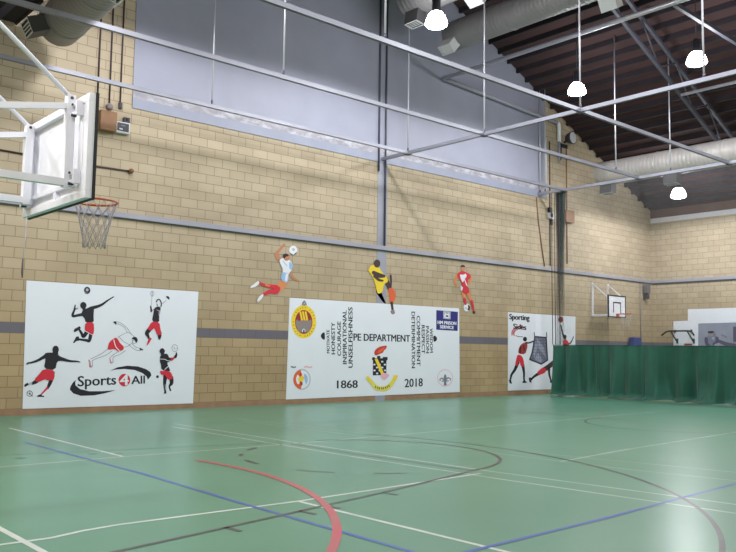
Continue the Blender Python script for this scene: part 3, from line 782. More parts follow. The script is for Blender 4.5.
a.stroke([(594, 272, 22), (598, 300, 16), (604, 322, 12)], M_TAN).stroke([(618, 276, 22), (630, 308, 16), (640, 330, 12)], M_TAN)
a.stroke([(600, 312, 15), (606, 336, 12)], M_RED).stroke([(638, 322, 14), (644, 350, 12), (648, 372, 8)], M_RED).poly([(642, 376), (654, 372), (656, 386), (646, 388)], M_INK)
a.poly([(560, 180), (580, 164), (602, 166), (630, 180), (634, 200), (618, 208), (616, 244), (588, 246), (580, 214), (566, 200)], M_RED, 1)
a.poly([(574, 180), (592, 184), (606, 176), (612, 190), (600, 206), (590, 226), (580, 204)], M_PAPER, 1).line([(600, 208), (612, 240)], 5, M_PAPER)
a.poly([(584, 244), (618, 242), (628, 276), (606, 286), (582, 270)], M_RED, 1).poly([(580, 240), (592, 250), (586, 268), (578, 262)], M_PAPER)
a.disc((591, 147), 12, M_SKIN, 15).poly([(578, 144), (582, 132), (598, 131), (604, 144), (594, 141)], M_INK, 1)
cu = a.b.build('wall_cutout'); tag(cu, 'cut-out figure in red and white kit standing over a ball', 'wall cutout')
a = Art(CFg, -0.0165); a.disc((612, 355), 17, M_PAPER, 21).poly([(616, 338), (630, 350), (626, 372), (614, 368), (620, 354)], M_INK, 1).poly([(600, 358), (610, 352), (612, 364)], M_LGRY); a.done('ball', cu)

# ---- end wall mural with photo panel
b = MB()
P = [ep(x, y) for x, y in ((673.6, 370), (760, 370), (760, 306.9), (688, 309.2), (688, 320.6), (673.6, 321.2))]
n = len(P)
b.add([(XE - 0.012, y, z) for y, z in P] + [(XE - 0.0005, y, z) for y, z in P], [tuple(range(n)), tuple(range(2 * n - 1, n - 1, -1))] + [(i, (i + 1) % n, n + (i + 1) % n, n + i) for i in range(n)], M_MURAL)
em = b.build('wall_mural'); tag(em, 'stepped white painted mural on the end wall behind the green curtain', 'mural')
CG = (696, 318, 18.4)
a = Art(CG, -0.014, ep)
a.poly([(46, 100), (1100, 72), (1100, 900), (40, 900)], M_PHOTO)
a.stroke([(300, 300, 130), (300, 420, 210), (310, 620, 200)], M_SLATE).stroke([(190, 380, 60), (200, 470, 60), (250, 520, 50)], M_PURPLE).stroke([(390, 370, 60), (390, 440, 60), (330, 480, 50)], M_PURPLE)
a.disc((280, 290), 46, M_GRY, 50).poly([(216, 262), (232, 242), (320, 236), (332, 258), (320, 282), (236, 284)], M_INK, 1).disc((322, 374), 26, M_SLATE2)
a.stroke([(470, 310, 18), (520, 330, 30), (560, 352, 34)], M_SLATE).stroke([(440, 430, 60), (560, 480, 70), (720, 500, 60)], M_PURPLE).poly([(340, 480), (430, 460), (440, 540), (340, 560)], M_SLATE2, 1)
a.poly([(686, 160), (1100, 140), (1100, 420), (690, 440)], M_PURPLE)
a.done('photo_panel', em)

# ---- pull-up bar on the end wall
pb = empty('pull_up_bar', (XE, -1.35, 2.3)); tag(pb, 'black wall-mounted pull-up bar with bent ends on the white end-wall mural', 'pull-up bar')
def kid(b, name, root):
    o = b.build(name, root); o.location = -root.location; return o
bx = XE - 0.36
b = MB(); b.tube([(bx - .03, -0.62, 2.22), (bx, -0.8, 2.36), (bx, -0.95, 2.4), (bx, -1.75, 2.4), (bx, -1.9, 2.35), (bx - .03, -2.0, 2.22)], 0.035, M_BLACK, 8); kid(b, 'bar', pb)
for y in (-1.0, -1.7):
    b = MB(); b.tube([(bx, y, 2.4), (XE - 0.05, y - .02, 2.4)], 0.03, M_BLACK, 8); b.tube([(bx + .02, y, 2.38), (XE - 0.05, y - .12, 1.95)], 0.028, M_BLACK, 8); b.box(XE - 0.06, XE - 0.0135, y - 0.14, y - 0.08, 1.9, 2.1, M_BLACK); b.box(XE - 0.06, XE - 0.0135, y - 0.05, y + 0.01, 2.34, 2.46, M_BLACK); kid(b, 'bracket', pb)
b = MB(); b.box(XE - 0.03, XE - 0.013, -1.72, -1.4, 1.83, 1.9, mat('red_plate', (150, 50, 60), 0.5), 0.006)
tag(b.build('wall_plate'), 'small dark red plate on the white mural under the pull-up bar', 'plate')

# ------------------------------------------------------------------ near basketball goal
BX = 3.18
g = empty('basketball_goal', (BX, -9.0, 0)); tag(g, 'large white basketball goal seen from behind, board edge-on at the left of the hall', 'basketball goal')
b = MB(); b.box(BX - 0.012, BX + 0.02, -9.9, -8.1, 2.91, 3.97, M_BOARD, 0.004); bd = kid(b, 'backboard', g)
def sub(b, name, part, root):
    o = b.build(name, part); return o     # part already carries the offset
b = MB()
for (y0, y1, z0, z1) in ((-9.9, -8.1, 3.89, 3.97), (-9.9, -8.1, 2.91, 2.99), (-9.9, -9.8, 2.99, 3.89), (-8.2, -8.1, 2.99, 3.89)):
    b.box(BX - 0.07, BX - 0.012, y0, y1, z0, z1, M_WHITE, 0.005)
b.box(BX - 0.06, BX - 0.012, -9.76, -9.66, 2.99, 3.89, M_WHITE, 0.005); b.box(BX - 0.06, BX - 0.012, -8.27, -8.2, 2.99, 3.89, M_WHITE, 0.005)
b.box(BX - 0.055, BX - 0.012, -8.32, -9.5 + .0, 3.09, 3.13, M_WHITE)
b.box(BX - 0.05, BX - 0.012, -9.06, -8.98, 2.99, 3.12, M_WHITE)
sub(b, 'back_frame', bd, g)
b = MB()
b.box(BX - 0.005, BX + 0.03, -9.908, -9.9, 2.90, 3.98, M_BLACK, 0.003)
b.box(BX - 0.012, BX + 0.03, -9.908, -8.09, 2.902, 2.91, M_BLACK, 0.003)
b.box(BX - 0.005, BX + 0.03, -8.1, -8.088, 2.90, 3.98, M_BLACK, 0.003)
sub(b, 'edge_padding', bd, g)
PXx = BX - 0.125
for (y, yr, z) in ((-9.55, -9.72, 3.8), (-9.55, -9.72, 3.1), (-8.36, -8.2, 3.68), (-8.36, -8.2, 3.04)):
    b = MB()
    for dz in (0, 0.09): b.box(BX - 0.125, BX - 0.095, min(y, yr), max(y, yr), z + dz - 0.016, z + dz + 0.016, M_WHITE, 0.004)
    b.box(BX - 0.13, BX - 0.06, yr - 0.02, yr + 0.02, z - 0.03, z + 0.12, M_WHITE, 0.004)
    b.tube([(BX - 0.14, (y + yr) / 2, z - 0.02), (BX - 0.09, (y + yr) / 2, z - .02)], 0.016, M_GREYD, 8)
    b.tube([(BX - 0.14, (y + yr) / 2, z + 0.09), (BX - 0.09, (y + yr) / 2, z + .09)], 0.013, M_GREYD, 8)
    kid(b, 'mounting_bracket', g)
# twin frames: post, top arm, bottom arm, diagonal tie
for (y, zt, zb) in ((-9.55, 3.985, 3.10), (-8.36, 3.915, 3.075)):
    b = MB(); b.tube([(PXx, y, zb - .05), (PXx, y, zt + 0.02)], 0.042, M_WHITE, square=True); b.tube([(PXx, y - .05, zt - 0.015), (PXx, y + .05, zt - 0.015)], 0.016, M_GREYD, 10); kid(b, 'post', g)
    b = MB(); b.tube([(PXx, y, zt - 0.09), (XN, y, zt - 0.09 - 0.2 * (PXx - XN))], 0.03, M_WHITE, square=True); kid(b, 'top_arm', g)
    b = MB(); b.tube([(BX - 0.08, y, zb), (XN, y, zb - .02)], 0.036, M_WHITE, square=True); kid(b, 'bottom_arm', g)
    b = MB(); b.tube([(PXx, y, zt), (XN, y, zt + (PXx - XN) * 0.8)], 0.024, M_WHITE, 10); kid(b, 'diagonal_tie', g)
b = MB(); b.tube([(BX - .06, -8.25, 2.93), (BX - 0.08, -8.27, 2.6), (BX - .1, -8.3, 2.42)], 0.006, M_LIGHTG, 6); b.tube([(BX - .1, -8.3, 2.42), (BX - .12, -8.36, 2.26), (BX - .13, -8.4, 2.2)], [0.01, 0.012, .006], M_DCORD, 6); kid(b, 'pull_cord', g)
RC = Vector((BX + 0.15 + 0.27, -9.0, 3.045))
def rim_and_net(g, RC, dirx, kidf, r=0.23, hang=0.5, n=12, cr=0.0045):
    b = MB(); b.tube([RC + Vector((r * math.cos(t), r * math.sin(t), 0)) for t in [2 * math.pi * i / 32 for i in range(32)]], 0.012, M_ORANGE, 8, closed=True)
    d = Vector(dirx)
    s = d.cross(Vector((0, 0, 1)))
    for k in (-1, 1): b.tube([RC - d * 0.375 + s * 0.06 * k, RC - d * 0.19 + s * 0.12 * k], 0.012, M_ORANGE, 6)
    bc = RC - d * 0.36
    b.box(bc.x - 0.07, bc.x + 0.07, bc.y - 0.07, bc.y + 0.07, bc.z - 0.08, bc.z + 0.012, M_ORANGE, 0.01) if False else b.tube([bc + Vector((0, 0, -0.1)), bc + Vector((0, 0, 0.012))], 0.05, M_ORANGE, square=True)
    rim = kidf(b, 'rim', g)
    b = MB()
    L = 6
    def pt(i, l):
        t = 2 * math.pi * (i + 0.5 * l) / n
        rr = r * (1 - 0.55 * (l / L) ** 0.8 + (0.07 if l == L else 0))
        return RC + Vector((rr * math.cos(t), rr * math.sin(t), -0.012 - hang * l / L))
    for i in range(n):
        b.tube([pt(i, l) for l in range(L + 1)], cr, M_CORD, 5)
        b.tube([pt(i - l, l) for l in range(L + 1)], cr, M_CORD, 5)
    b.build('net', rim)
rim_and_net(g, RC, (1, 0, 0), kid)

# ------------------------------------------------------------------ far basketball goal on the long wall
FX0, FX1, FY = 26.95, 28.07, -0.75
g = empty('basketball_goal', (27.5, 0, 0)); tag(g, 'small white basketball goal on wall brackets in the far corner above the curtain', 'basketball goal')
for x in (FX0 + .02, FX1 - 0.02):
    b = MB(); b.box(x - 0.035, x + 0.035, -0.055, -0.0005, 2.86, 4.16, M_WHITE, 0.004); kid(b, 'wall_post', g)
    b = MB(); b.tube([(x, -0.04, 2.9), (x, FY + 0.03, 2.9)], 0.035, M_WHITE, square=True); kid(b, 'bottom_arm', g)
    b = MB(); b.tube([(x, -0.05, 4.1), (x, FY + 0.04, 3.56)], 0.025, M_WHITE, 8); kid(b, 'diagonal_tie', g)
b = MB(); b.box(FX0, FX1, FY, FY + 0.03, 2.86, 3.62, M_BOARD); bd = kid(b, 'backboard', g)
b = MB()
t = 0.045
for (x0, x1, z0, z1) in ((FX0 - t, FX1 + t, 3.62, 3.62 + t), (FX0 - t, FX1 + t, 2.86 - t, 2.86), (FX0 - t, FX0, 2.86, 3.62), (FX1, FX1 + t, 2.86, 3.62)): b.box(x0, x1, FY - 0.012, FY + 0.032, z0, z1, M_BLACK)
b.build('black_border', bd)
b = MB()
for (x0, x1, z0, z1) in ((27.24, 27.78, 3.36, 3.41), (27.24, 27.29, 3.0, 3.36), (27.73, 27.78, 3.0, 3.36)): b.box(x0, x1, FY - 0.006, FY, z0, z1, M_BLACK)
b.build('target_square', bd)
rim_and_net(g, Vector((27.51, FY - 0.375, 2.95)), (0, -1, 0), kid, cr=0.0025)

# ------------------------------------------------------------------ overhead netting track
gz = 7.13
YA, YB, YC = -1.14, -4.0, -6.93
XB1, XB2 = 16.0, 23.6
tr = empty('suspended_track_frame', (16, -4, gz)); tag(tr, 'galvanised netting track frame hanging from the roof on thin rods', 'track frame')
def channel(p0, p1, name, w=0.036, h=0.042):
    b = MB(); p0 = Vector(p0); p1 = Vector(p1)
    if abs(p1.x - p0.x) > abs(p1.y - p0.y):
        y = p0.y
        b.box(p0.x, p1.x, y - w, y + w, gz + h - 0.012, gz + h, M_GALV); b.box(p0.x, p1.x, y - w, y - w + 0.01, gz - h, gz + h - .012, M_GALV); b.box(p0.x, p1.x, y + w - 0.01, y + w, gz - h, gz + h - .012, M_GALV)
        b.box(p0.x, p1.x, y - w, y - w + 0.022, gz - h - .006, gz - h, M_GALV); b.box(p0.x, p1.x, y + w - 0.022, y + w, gz - h - .006, gz - h, M_GALV)
    else:
        x = p0.x; y0, y1 = min(p0.y, p1.y), max(p0.y, p1.y)
        b.box(x - w, x + w, y0, y1, gz + h - 0.012, gz + h, M_GALV); b.box(x - w, x - w + 0.01, y0, y1, gz - h, gz + h - .012, M_GALV); b.box(x + w - 0.01, x + w, y0, y1, gz - h, gz + h - .012, M_GALV)
        b.box(x - w, x - w + 0.022, y0, y1, gz - h - .006, gz - h, M_GALV); b.box(x + w - 0.022, x + w, y0, y1, gz - h - .006, gz - h, M_GALV)
    kid(b, name, tr)
for y in (YA, YB, YC): channel((XN, y, gz), (XB2, y, gz), 'long_rail')
for x in (XB1, XB2): channel((x, YO, gz), (x, -0.001, gz), 'cross_rail')
for (x, y) in ((XB1, YA), (XB1, YB), (XB1, YC), (XB2, YA), (XB2, YB), (XB2, YC)):
    b = MB(); b.box(x - 0.075, x + 0.075, y - 0.075, y + 0.075, gz - 0.07, gz - 0.042, M_STEEL, 0.004); kid(b, 'junction_plate', tr)
for (x, y) in ((9.56, YA), (9.58, YB), (9.78, YC), (XB1, YA), (XB1, YB), (XB1, YC), (XB1, -9.92), (22.27, YB), (XB2, -5.1), (XB2, -0.35), (XB2, -0.12), (3.3, YA), (3.2, YB)):
    b = MB(); b.tube([(x, y, gz + 0.05), (x, y, roofz(x) - 0.02)], 0.02, M_ROD, 6); b.tube([(x, y, gz + 0.05), (x, y, gz + 0.14)], 0.026, M_STEEL, 6); kid(b, 'hanger_rod', tr)

# ------------------------------------------------------------------ roof: purlins, truss, ties
def purlin(x):
    z = roofz(x); s = SL if x < RX else -SL
    b = MB(); w = 0.045; h = 0.16
    b.add([(x - w, YO, z - h - s * w * 0), (x + w, YO, z - h), (x + w, YO, z + s * w - .002), (x - w, YO, z - s * w - .002), (x - w, -0.03, z - h), (x + w, -0.03, z - h), (x + w, -0.03, z + s * w - .002), (x - w, -0.03, z - s * w - .002)],
          [(0, 1, 2, 3), (7, 6, 5, 4), (0, 4, 5, 1), (1, 5, 6, 2), (2, 6, 7, 3), (3, 7, 4, 0)], M_PURLIN)
    o = b.build('roof_purlin')
    tag(o, 'dark timber roof purlin running across the hall under the roof deck', 'purlin', 'dark roof purlins under the roof deck')
xs = [RX + 2.3 + 0.5 * i for i in range(26)]
xs += [5.7, 6.2, 6.7, 7.2]
for x in xs: purlin(x)

sf = empty('soffit_panel', (4.1, -2.5, 8.3)); tag(sf, 'dark slatted soffit panel in the top left corner beyond the round duct', 'soffit panel')
b = MB(); b.box(2.75, 5.38, -1.6, -0.02, 8.31, 8.36, M_PURLIN); kid(b, 'board', sf)
b = MB()
for i in range(8): b.box(2.8 + 0.3 * i, 2.98 + 0.3 * i, -1.58, -0.03, 8.285, 8.31, M_PURPLE)
kid(b, 'slats', sf)
b = MB(); b.box(5.38, 5.42, -1.6, -0.02, 8.27, 8.38, M_PURLIN); kid(b, 'edge_board', sf)
for y in (-0.4, -1.4):
    b = MB(); b.tube([(5.2, y, 8.36), (5.2, y, roofz(5.2) - 0.02)], 0.02, M_STEEL, 6); kid(b, 'hanger', sf)

def truss(y, x0, x1, depth, name, label, bays):
    t = empty(name, (x0, y, roofz(x0) - depth)); tag(t, label, 'roof truss')
    def top(x): return Vector((x, y, roofz(x) - 0.27))
    def bot(x): return Vector((x, y, roofz(x) - depth))
    b = MB(); b.tube([top(x0), top(x1)], 0.05, M_STEEL, square=True); kid(b, 'top_chord', t)
    b = MB(); b.tube([bot(x0), bot(x1)], 0.05, M_STEEL, square=True); kid(b, 'bottom_chord', t)
    for i in range(bays):
        xa = x0 + (x1 - x0) * i / bays; xb = x0 + (x1 - x0) * (i + 0.5) / bays; xc = x0 + (x1 - x0) * (i + 1) / bays
        b = MB(); b.tube([bot(xa), top(xb)], 0.025, M_STEEL, 8); b.tube([top(xb), bot(xc)], 0.025, M_STEEL, 8); kid(b, 'web_strut', t)
truss(-5.3, 16.4, 31.0, 1.12, 'roof_truss', 'grey lattice steel truss following the roof slope down to the end wall', 7)
b = MB(); b.tube([(18.6, -7.95, 10.16), (24.9, -7.95, 10.02)], 0.05, M_STEEL, square=True)
tag(b.build('steel_tie'), 'level steel tie bar at the top right, meeting the long bright pipe', 'steel tie')
b = MB(); b.tube([(23.9, -5.35, 9.62), (23.9, -17.9, 9.62)], 0.05, mat('bright_pipe', (206, 206, 214), 0.3, 0.6), 12)
tag(b.build('steel_pipe'), 'pale straight pipe running to the right edge from the roof truss', 'pipe')
# rain pipe: across from the tie to the wall, along the wall, then down
rp = empty('drain_pipe', (18.5, -0.2, 10.1)); tag(rp, 'long pale pipe coming across the hall to the grey panel, then along it and down', 'pipe')
b = MB(); b.tube([(18.5, -0.15, 10.16), (18.5, -17.9, 10.16)], 0.065, MATS['bright_pipe'], 12); kid(b, 'cross_run', rp)
b = MB(); b.tube([(18.5, -0.15, 10.16), (23.6, -0.15, 9.96), (24.62, -0.15, 9.94)], 0.065, M_RAIL, 12); kid(b, 'wall_run', rp)
b = MB(); b.tube([(24.62, -0.15, 9.96), (24.74, -0.13, 9.9), (24.78, -0.12, 9.75), (24.78, -0.12, 9.25)], 0.07, M_WHITE, 12); b.tube([(24.78, -0.12, 9.25), (24.78, -0.12, 8.5)], 0.04, M_GREYP, 10); kid(b, 'down_run', rp)

# ------------------------------------------------------------------ ducts with outlets
def duct(x, z, r, y0, label, outlets, yaw=0.0, M_DUCT=M_DUCT):
    d = empty('ventilation_duct', (x, y0, z)); tag(d, label, 'duct')
    d.rotation_euler = (0, 0, yaw)
    b = MB(); L_ = 15.5
    prof = [(r, -L_)]
    k = 0
    prof += [(r, -i * 1.6) for i in range(int(L_ / 1.6), 0, -1)] + [(r, -0.62)]
    b.lathe(prof, (0, 0, 0), M_DUCT, 40, 'Y')
    b.build('tube', d)
    b = MB(); b.lathe([(r + 0.004, -0.62), (r + 0.012, -0.6), (r + 0.004, -0.58), (r, -0.57), (r, -0.05), (r - 0.05, -0.01), (r * 0.6, 0.0), (0.001, 0.0)], (0, 0, 0), M_DUCT, 40, 'Y'); b.build('end_cap', d)
    for i in range(1, 6):
        b = MB(); b.lathe([(r, -i * 2.4 - 0.03), (r + 0.014, -i * 2.4 - 0.02), (r + 0.014, -i * 2.4 + 0.02), (r, -i * 2.4 + 0.03)], (0, 0, 0), M_DUCT, 40, 'Y'); b.build('seam_band', d)
    for (yy, ang, mg, mn) in outlets:
        a = math.radians(ang); dx, dz = math.cos(a), math.sin(a)
        ex, ez = -dz, dx
        def q(t, s, yv): return (dx * t + ex * s, yv, dz * t + ez * s)
        h, wv = 0.16, 0.24
        b = MB()
        vs = [q(t, s, yv) for t in (r - 0.06, r + 0.34) for (s, yv) in ((-h, yy - wv), (h, yy - wv), (h, yy + wv), (-h, yy + wv))]
        b.add(vs, [(0, 1, 5, 4), (1, 2, 6, 5), (2, 3, 7, 6), (3, 0, 4, 7)], mn)
        o = b.build('outlet', d)
        b = MB(); t1 = r + 0.34; f = 0.035
        vo = [(-h, yy - wv), (h, yy - wv), (h, yy + wv), (-h, yy + wv)]; vi = [(-h + f, yy - wv + f), (h - f, yy - wv + f), (h - f, yy + wv - f), (-h + f, yy + wv - f)]
        b.add([q(t1 + .002, s, yv) for s, yv in vo + vi], [(i, (i + 1) % 4, 4 + (i + 1) % 4, 4 + i) for i in range(4)], M_GRILLE)
        b.add([q(t1 - 0.03, s, yv) for s, yv in vi], [(0, 1, 2, 3)], mg)
        for kx in range(3):
            s = -h + f + (2 * h - 2 * f) * (kx + 1) / 4
            b.add([q(t1 - .003, s - 0.012, yy - wv + f), q(t1 - .003, s + 0.012, yy - wv + f), q(t1 - .003, s + 0.012, yy + wv - f), q(t1 - .003, s - 0.012, yy + wv - f)], [(0, 1, 2, 3)], M_GRILLE)
        b.build('grille', o)
    return d
duct(5.95, 8.1, 0.44, -1.0, 'dull grey round duct in the top left corner with a side outlet box', [(-0.35, 205, M_GRILLED, M_GRILLED), (-3.9, 255, M_GRILLED, M_GRILLE)], yaw=math.radians(-4))
duct(15.0, 11.05, 0.5, -2.1, 'dim grey round duct at the top centre left of the brightest lamp', [(-0.4, 262, M_GRILLED, M_GRILLED), (-2.0, -35, M_GRILLE, M_GRILLE)])
duct(17.9, 11.1, 0.44, -1.0, 'ribbed grey round duct at the top with a lit outlet at its end', [(-0.3, 230, M_GRILLE, M_GRILLE), (-5.4, -60, M_GRILLE, M_GRILLE)])
duct(26.0, 8.05, 0.44, -1.0, 'lamp-lit grey round duct at the right running above the end wall', [(-0.4, 265, M_GRILLED, M_GRILLED), (-2.9, 265, M_GRILLED, M_GRILLED)], M_DUCT=M_DUCT_LIT)

# ------------------------------------------------------------------ high-bay lamps
def lamp_fixture(x, y, z, label):
    l = empty('high_bay_lamp', (x, y, z)); tag(l, label, 'lamp', 'high-bay lamps under the roof')
    b = MB(); b.lathe([(0.001, 0.62), (0.06, 0.62), (0.1, 0.58), (0.11, 0.3), (0.14, 0.24)], (0, 0, 0), M_GREYD, 20); b.build('housing', l)
    b = MB(); b.lathe([(0.13, 0.25), (0.2, 0.16), (0.26, 0.02), (0.275, -0.06), (0.24, -0.1), (0.12, -0.13), (0.001, -0.14)], (0, 0, 0), M_LAMP, 24); b.build('glowing_shade', l)
    b = MB(); b.tube([(0, 0, 0.62), (0, 0, roofz(x) - z - 0.05)], 0.012, M_GREYD, 6); b.build('suspension_cord', l)
LAMPS = [(13.86, -4.3, 9.45, 'glaring high-bay lamp at the top centre beside the dim duct'),
         (20.9, -3.53, 9.5, 'glaring high-bay lamp just above the middle crossing of the track frame'),
         (21.05, -7.28, 9.5, 'glaring high-bay lamp at the upper right above the crossing rail'),
         (28.0, -3.05, 7.3, 'glaring high-bay lamp low at the far eaves above the end wall')]
for L_ in LAMPS: lamp_fixture(*L_)
def spot(x, y, z, w, size=178, blend=0.15):
    l = bpy.data.lights.new('lamp_or_fill_light', 'SPOT'); l.energy = w; l.spot_size = math.radians(size); l.spot_blend = blend; l.shadow_soft_size = 0.2; l.color = (0.96, 0.97, 1.0)
    o = bpy.data.objects.new('lamp_or_fill_light', l); COL.objects.link(o); o.location = (x, y, z - 0.24)
    p = bpy.data.lights.new('lamp_or_fill_spill', 'POINT'); p.energy = w * 0.15; p.shadow_soft_size = 0.25; p.color = (0.95, 0.96, 1.0)   # light leaking sideways and up through the clear shades; added fills get it too
    o = bpy.data.objects.new('lamp_or_fill_spill', p); COL.objects.link(o); o.location = (x + 0.45, y, z + 0.1)
PW = 395
for (x, z) in ((7.0, 9.4), (14.0, 9.5), (21.0, 9.5)):
    for y in (-3.7, -7.3, -11.0, -14.7): spot(x, y, z, PW)
for y in (-3.05, -7.0, -11.0, -14.7): spot(28.0, y, 7.3, PW * (1.15 if y > -4 else 0.75))
for y in (-5.0, -9.0, -13.0): spot(0.7, y, 6.4, PW * 0.95, 172)  # added fill row brightening the backboard's rear; no fixtures hang here
w = bpy.data.worlds.new('world'); scn.world = w; w.use_nodes = True
w.node_tree.nodes['Background'].inputs['Color'].default_value = (0.6, 0.65, 0.8, 1)
w.node_tree.nodes['Background'].inputs['Strength'].default_value = 0.03

# ------------------------------------------------------------------ wall fittings, left
def conduit(pts, r, m, name, label, extra=None, cat='conduit'):
    c = empty(name, pts[0]); tag(c, label, cat)
    b = MB(); b.tube(pts, r, m, 8); kid(b, 'cable', c)
    if extra: extra(c)
    return c
conduit([(7.26, -0.02, 7.05), (7.26, -0.02, roofz(7.26) - 0.2)], 0.02, M_DCORD, 'cable_conduit', 'dark vertical conduit nearest the white backboard, left of three')
def rb(c):
    b = MB(); b.lathe([(0.001, -0.1), (0.06, -0.1), (0.08, -0.06), (0.08, -0.001)], (7.54, 0, 6.93), MATS['mural_grey'], 18, 'Y'); kid(b, 'round_box', c)
conduit([(7.54, -0.02, 7.0), (7.54, -0.02, roofz(7.54) - 0.2)], 0.02, M_DCORD, 'cable_conduit', 'dark vertical conduit ending in a round box above the brown box', rb)
def rb2(c):
    b = MB(); b.box(7.76, 7.84, -0.06, -0.001, 6.94, 7.08, M_GREYD, 0.008); kid(b, 'end_plug', c)
conduit([(7.8, -0.02, 7.06), (7.8, -0.02, roofz(7.8) - 0.2)], 0.02, M_DCORD, 'cable_conduit', 'dark vertical conduit next to the edge of the grey panel', rb2)
b = MB(); b.box(7.27, 7.66, -0.22, 0.0, 6.33, 6.78, M_BROWN, 0.01); tag(b.build('plywood_box'), 'brown plywood box on the wall behind the near backboard', 'box')
d = empty('wall_display', (7.84, 0, 6.5)); tag(d, 'small white-framed black display on the wall beside the brown box', 'display')
b = MB(); b.box(7.68, 8.02, -0.12, -0.001, 6.35, 6.62, M_LIGHTG, 0.012); kid(b, 'case', d)
b = MB(); b.box(7.71, 7.99, -0.126, -0.12, 6.40, 6.59, M_GREYD); b.box(7.76, 7.84, -0.129, -0.126, 6.43, 6.46, M_LIGHTG); b.box(7.8, 7.9, -0.129, -0.126, 6.52, 6.54, M_SLATE); kid(b, 'screen', d)
s = empty('motion_sensor', (7.94, 0, 6.72)); tag(s, 'small dark sensor perched above the white-framed display', 'sensor')
b = MB(); b.box(7.87, 8.02, -0.115, -0.01, 6.622, 6.75, M_GREYD, 0.02); kid(b, 'body', s)
b = MB(); b.tube([(7.945, -0.04, 6.69), (7.945, -0.0, 6.69)], 0.025, M_GREYD, 8); kid(b, 'stem', s)
b = MB(); b.lathe([(0.001, -0.015), (0.03, -0.01), (0.035, 0)], (7.945, -0.114, 6.69), M_BLACK, 12, 'Y'); kid(b, 'lens', s)
def hk(c):
    b = MB(); b.lathe([(0.001, -0.11), (0.05, -0.1), (0.06, -0.06), (0.05, -0.001)], (8.12, 0, 5.52), M_RUST, 14, 'Y'); kid(b, 'end_fitting', c)
conduit([(5.0, -0.02, 5.52), (7.2, -0.02, 5.5), (8.1, -0.02, 5.52)], 0.02, M_DCORD, 'wall_cable', 'thin dark cable running level across the wall behind the backboard', hk, 'cable')

# ------------------------------------------------------------------ wall fittings, right
x = 24.2
for (nm, xx, z0, z1, m, lab) in (('cable_conduit', 24.12, 7.0, 9.3, M_LIGHTG, 'pale thin conduit along the right edge of the grey panel'),
                                 ('cable_conduit', 24.32, 6.73, 9.2, M_DCORD, 'dark thin conduit running down to the small switch unit'),
                                 ('cable_conduit', 25.36, 6.745, 9.085, M_RUST, 'rust brown conduit running above and below the brown box near the divider net'),
                                 ('cable_conduit', 30.45, 2.0, 4.38, M_GRY, 'thin grey conduit beneath the rail near the far corner')):
    c_ = conduit([(xx, -0.02, z0), (xx, -0.02, z1)], 0.022, m, nm, lab)
    if xx == 25.36:
        b = MB(); b.tube([(xx, -0.02, 4.75), (xx, -0.02, 6.275)], 0.022, m, 8); kid(b, 'cable', c_)
    if xx == 24.32:
        b = MB(); b.tube([(xx, -0.02, 4.6), (xx, -0.02, 6.29)], 0.02, m, 8); kid(b, 'cable', c_)
conduit([(23.5, -0.03, 7.0), (23.62, -0.02, 6.2), (23.8, -0.02, 5.3), (23.98, -0.02, 4.55)], 0.018, M_RUST, 'wall_cable', 'thin brown cable drooping from the panel corner to the rail', None, 'cable')
b = MB(); b.box(25.08, 25.6, -0.2, 0.0, 6.28, 6.74, M_BROWN, 0.01); tag(b.build('plywood_box'), 'brown plywood box on the wall beside the gathered green net', 'box')
sw = empty('switch_unit', (24.3, 0, 6.5)); tag(sw, 'small black and white switch unit on the wall left of the gathered net', 'switch unit')
b = MB(); b.box(24.18, 24.46, -0.12, -0.001, 6.3, 6.52, M_LIGHTG, 0.012); kid(b, 'case', sw)
b = MB(); b.box(24.22, 24.34, -0.15, -0.12, 6.56 - .2, 6.5, M_BLACK, 0.01); kid(b, 'rocker', sw)
b = MB(); b.box(24.2, 24.36, -0.1, -0.001, 6.54, 6.72, M_BLACK, 0.012); b.box(24.36, 24.42, -0.08, -0.001, 6.1, 6.29, M_BLACK, 0.01); kid(b, 'relay', sw)
fl = empty('flood_light', (25.1, 0, 9.3)); tag(fl, 'black bracket floodlight high on the wall beside the white downpipe', 'floodlight')
b = MB(); b.lathe([(0.001, 0.16), (0.14, 0.15), (0.2, 0.05), (0.24, -0.12), (0.22, -0.13), (0.15, -0.05)], (25.2, -0.32, 9.42), M_GREYD, 20, 'Y'); kid(b, 'head', fl)
b = MB(); b.lathe([(0.215, -0.12), (0.1, -0.14), (0.001, -0.145)], (25.2, -0.32, 9.42), M_LIGHTG, 20, 'Y'); kid(b, 'lens', fl)
b = MB(); b.tube([(25.2, -0.2, 9.4), (25.2, -0.04, 9.3)], 0.035, M_BLACK, 8); b.box(24.95, 25.4, -0.06, -0.001, 9.1, 9.24, M_BLACK, 0.01); b.tube([(25.0, -.05, 9.15), (24.98, -0.04, 8.6)], 0.02, M_BLACK, 6); kid(b, 'bracket', fl)
sp = empty('wall_speaker', (31.0, 0, 4.0)); tag(sp, 'small dark speaker box under the rail in the far corner', 'speaker')
b = MB(); b.box(30.62, 30.86, -0.26, -0.06, 3.95, 4.32, mat('speaker_grey', (104, 100, 104), 0.6), 0.015); kid(b, 'cabinet', sp)
b = MB(); b.box(30.66, 30.84, -0.22, -0.05, 3.72, 3.94, M_GREYD, 0.015); b.tube([(30.75, -.1, 4.1), (30.75, -0.031, 4.1)], .03, M_GREYD, 8); kid(b, 'bracket', sp)

# blue mat standing behind the curtain
bm_ = empty('gym_mat', (29.9, -0.2, 0)); tag(bm_, 'blue gym mat on end, its top showing over the green curtain', 'gym mat')
b = MB(); b.box(29.45, 30.0, -0.32, -0.06, 0.0, 2.12, M_BLUE, 0.03); kid(b, 'pad', bm_)
b = MB()
for z in (0.5, 1.1, 1.7): b.box(29.445, 30.005, -0.325, -0.055, z, z + 0.03, mat('mat_seam', (34, 46, 100), 0.5), 0.008)
kid(b, 'seams', bm_)

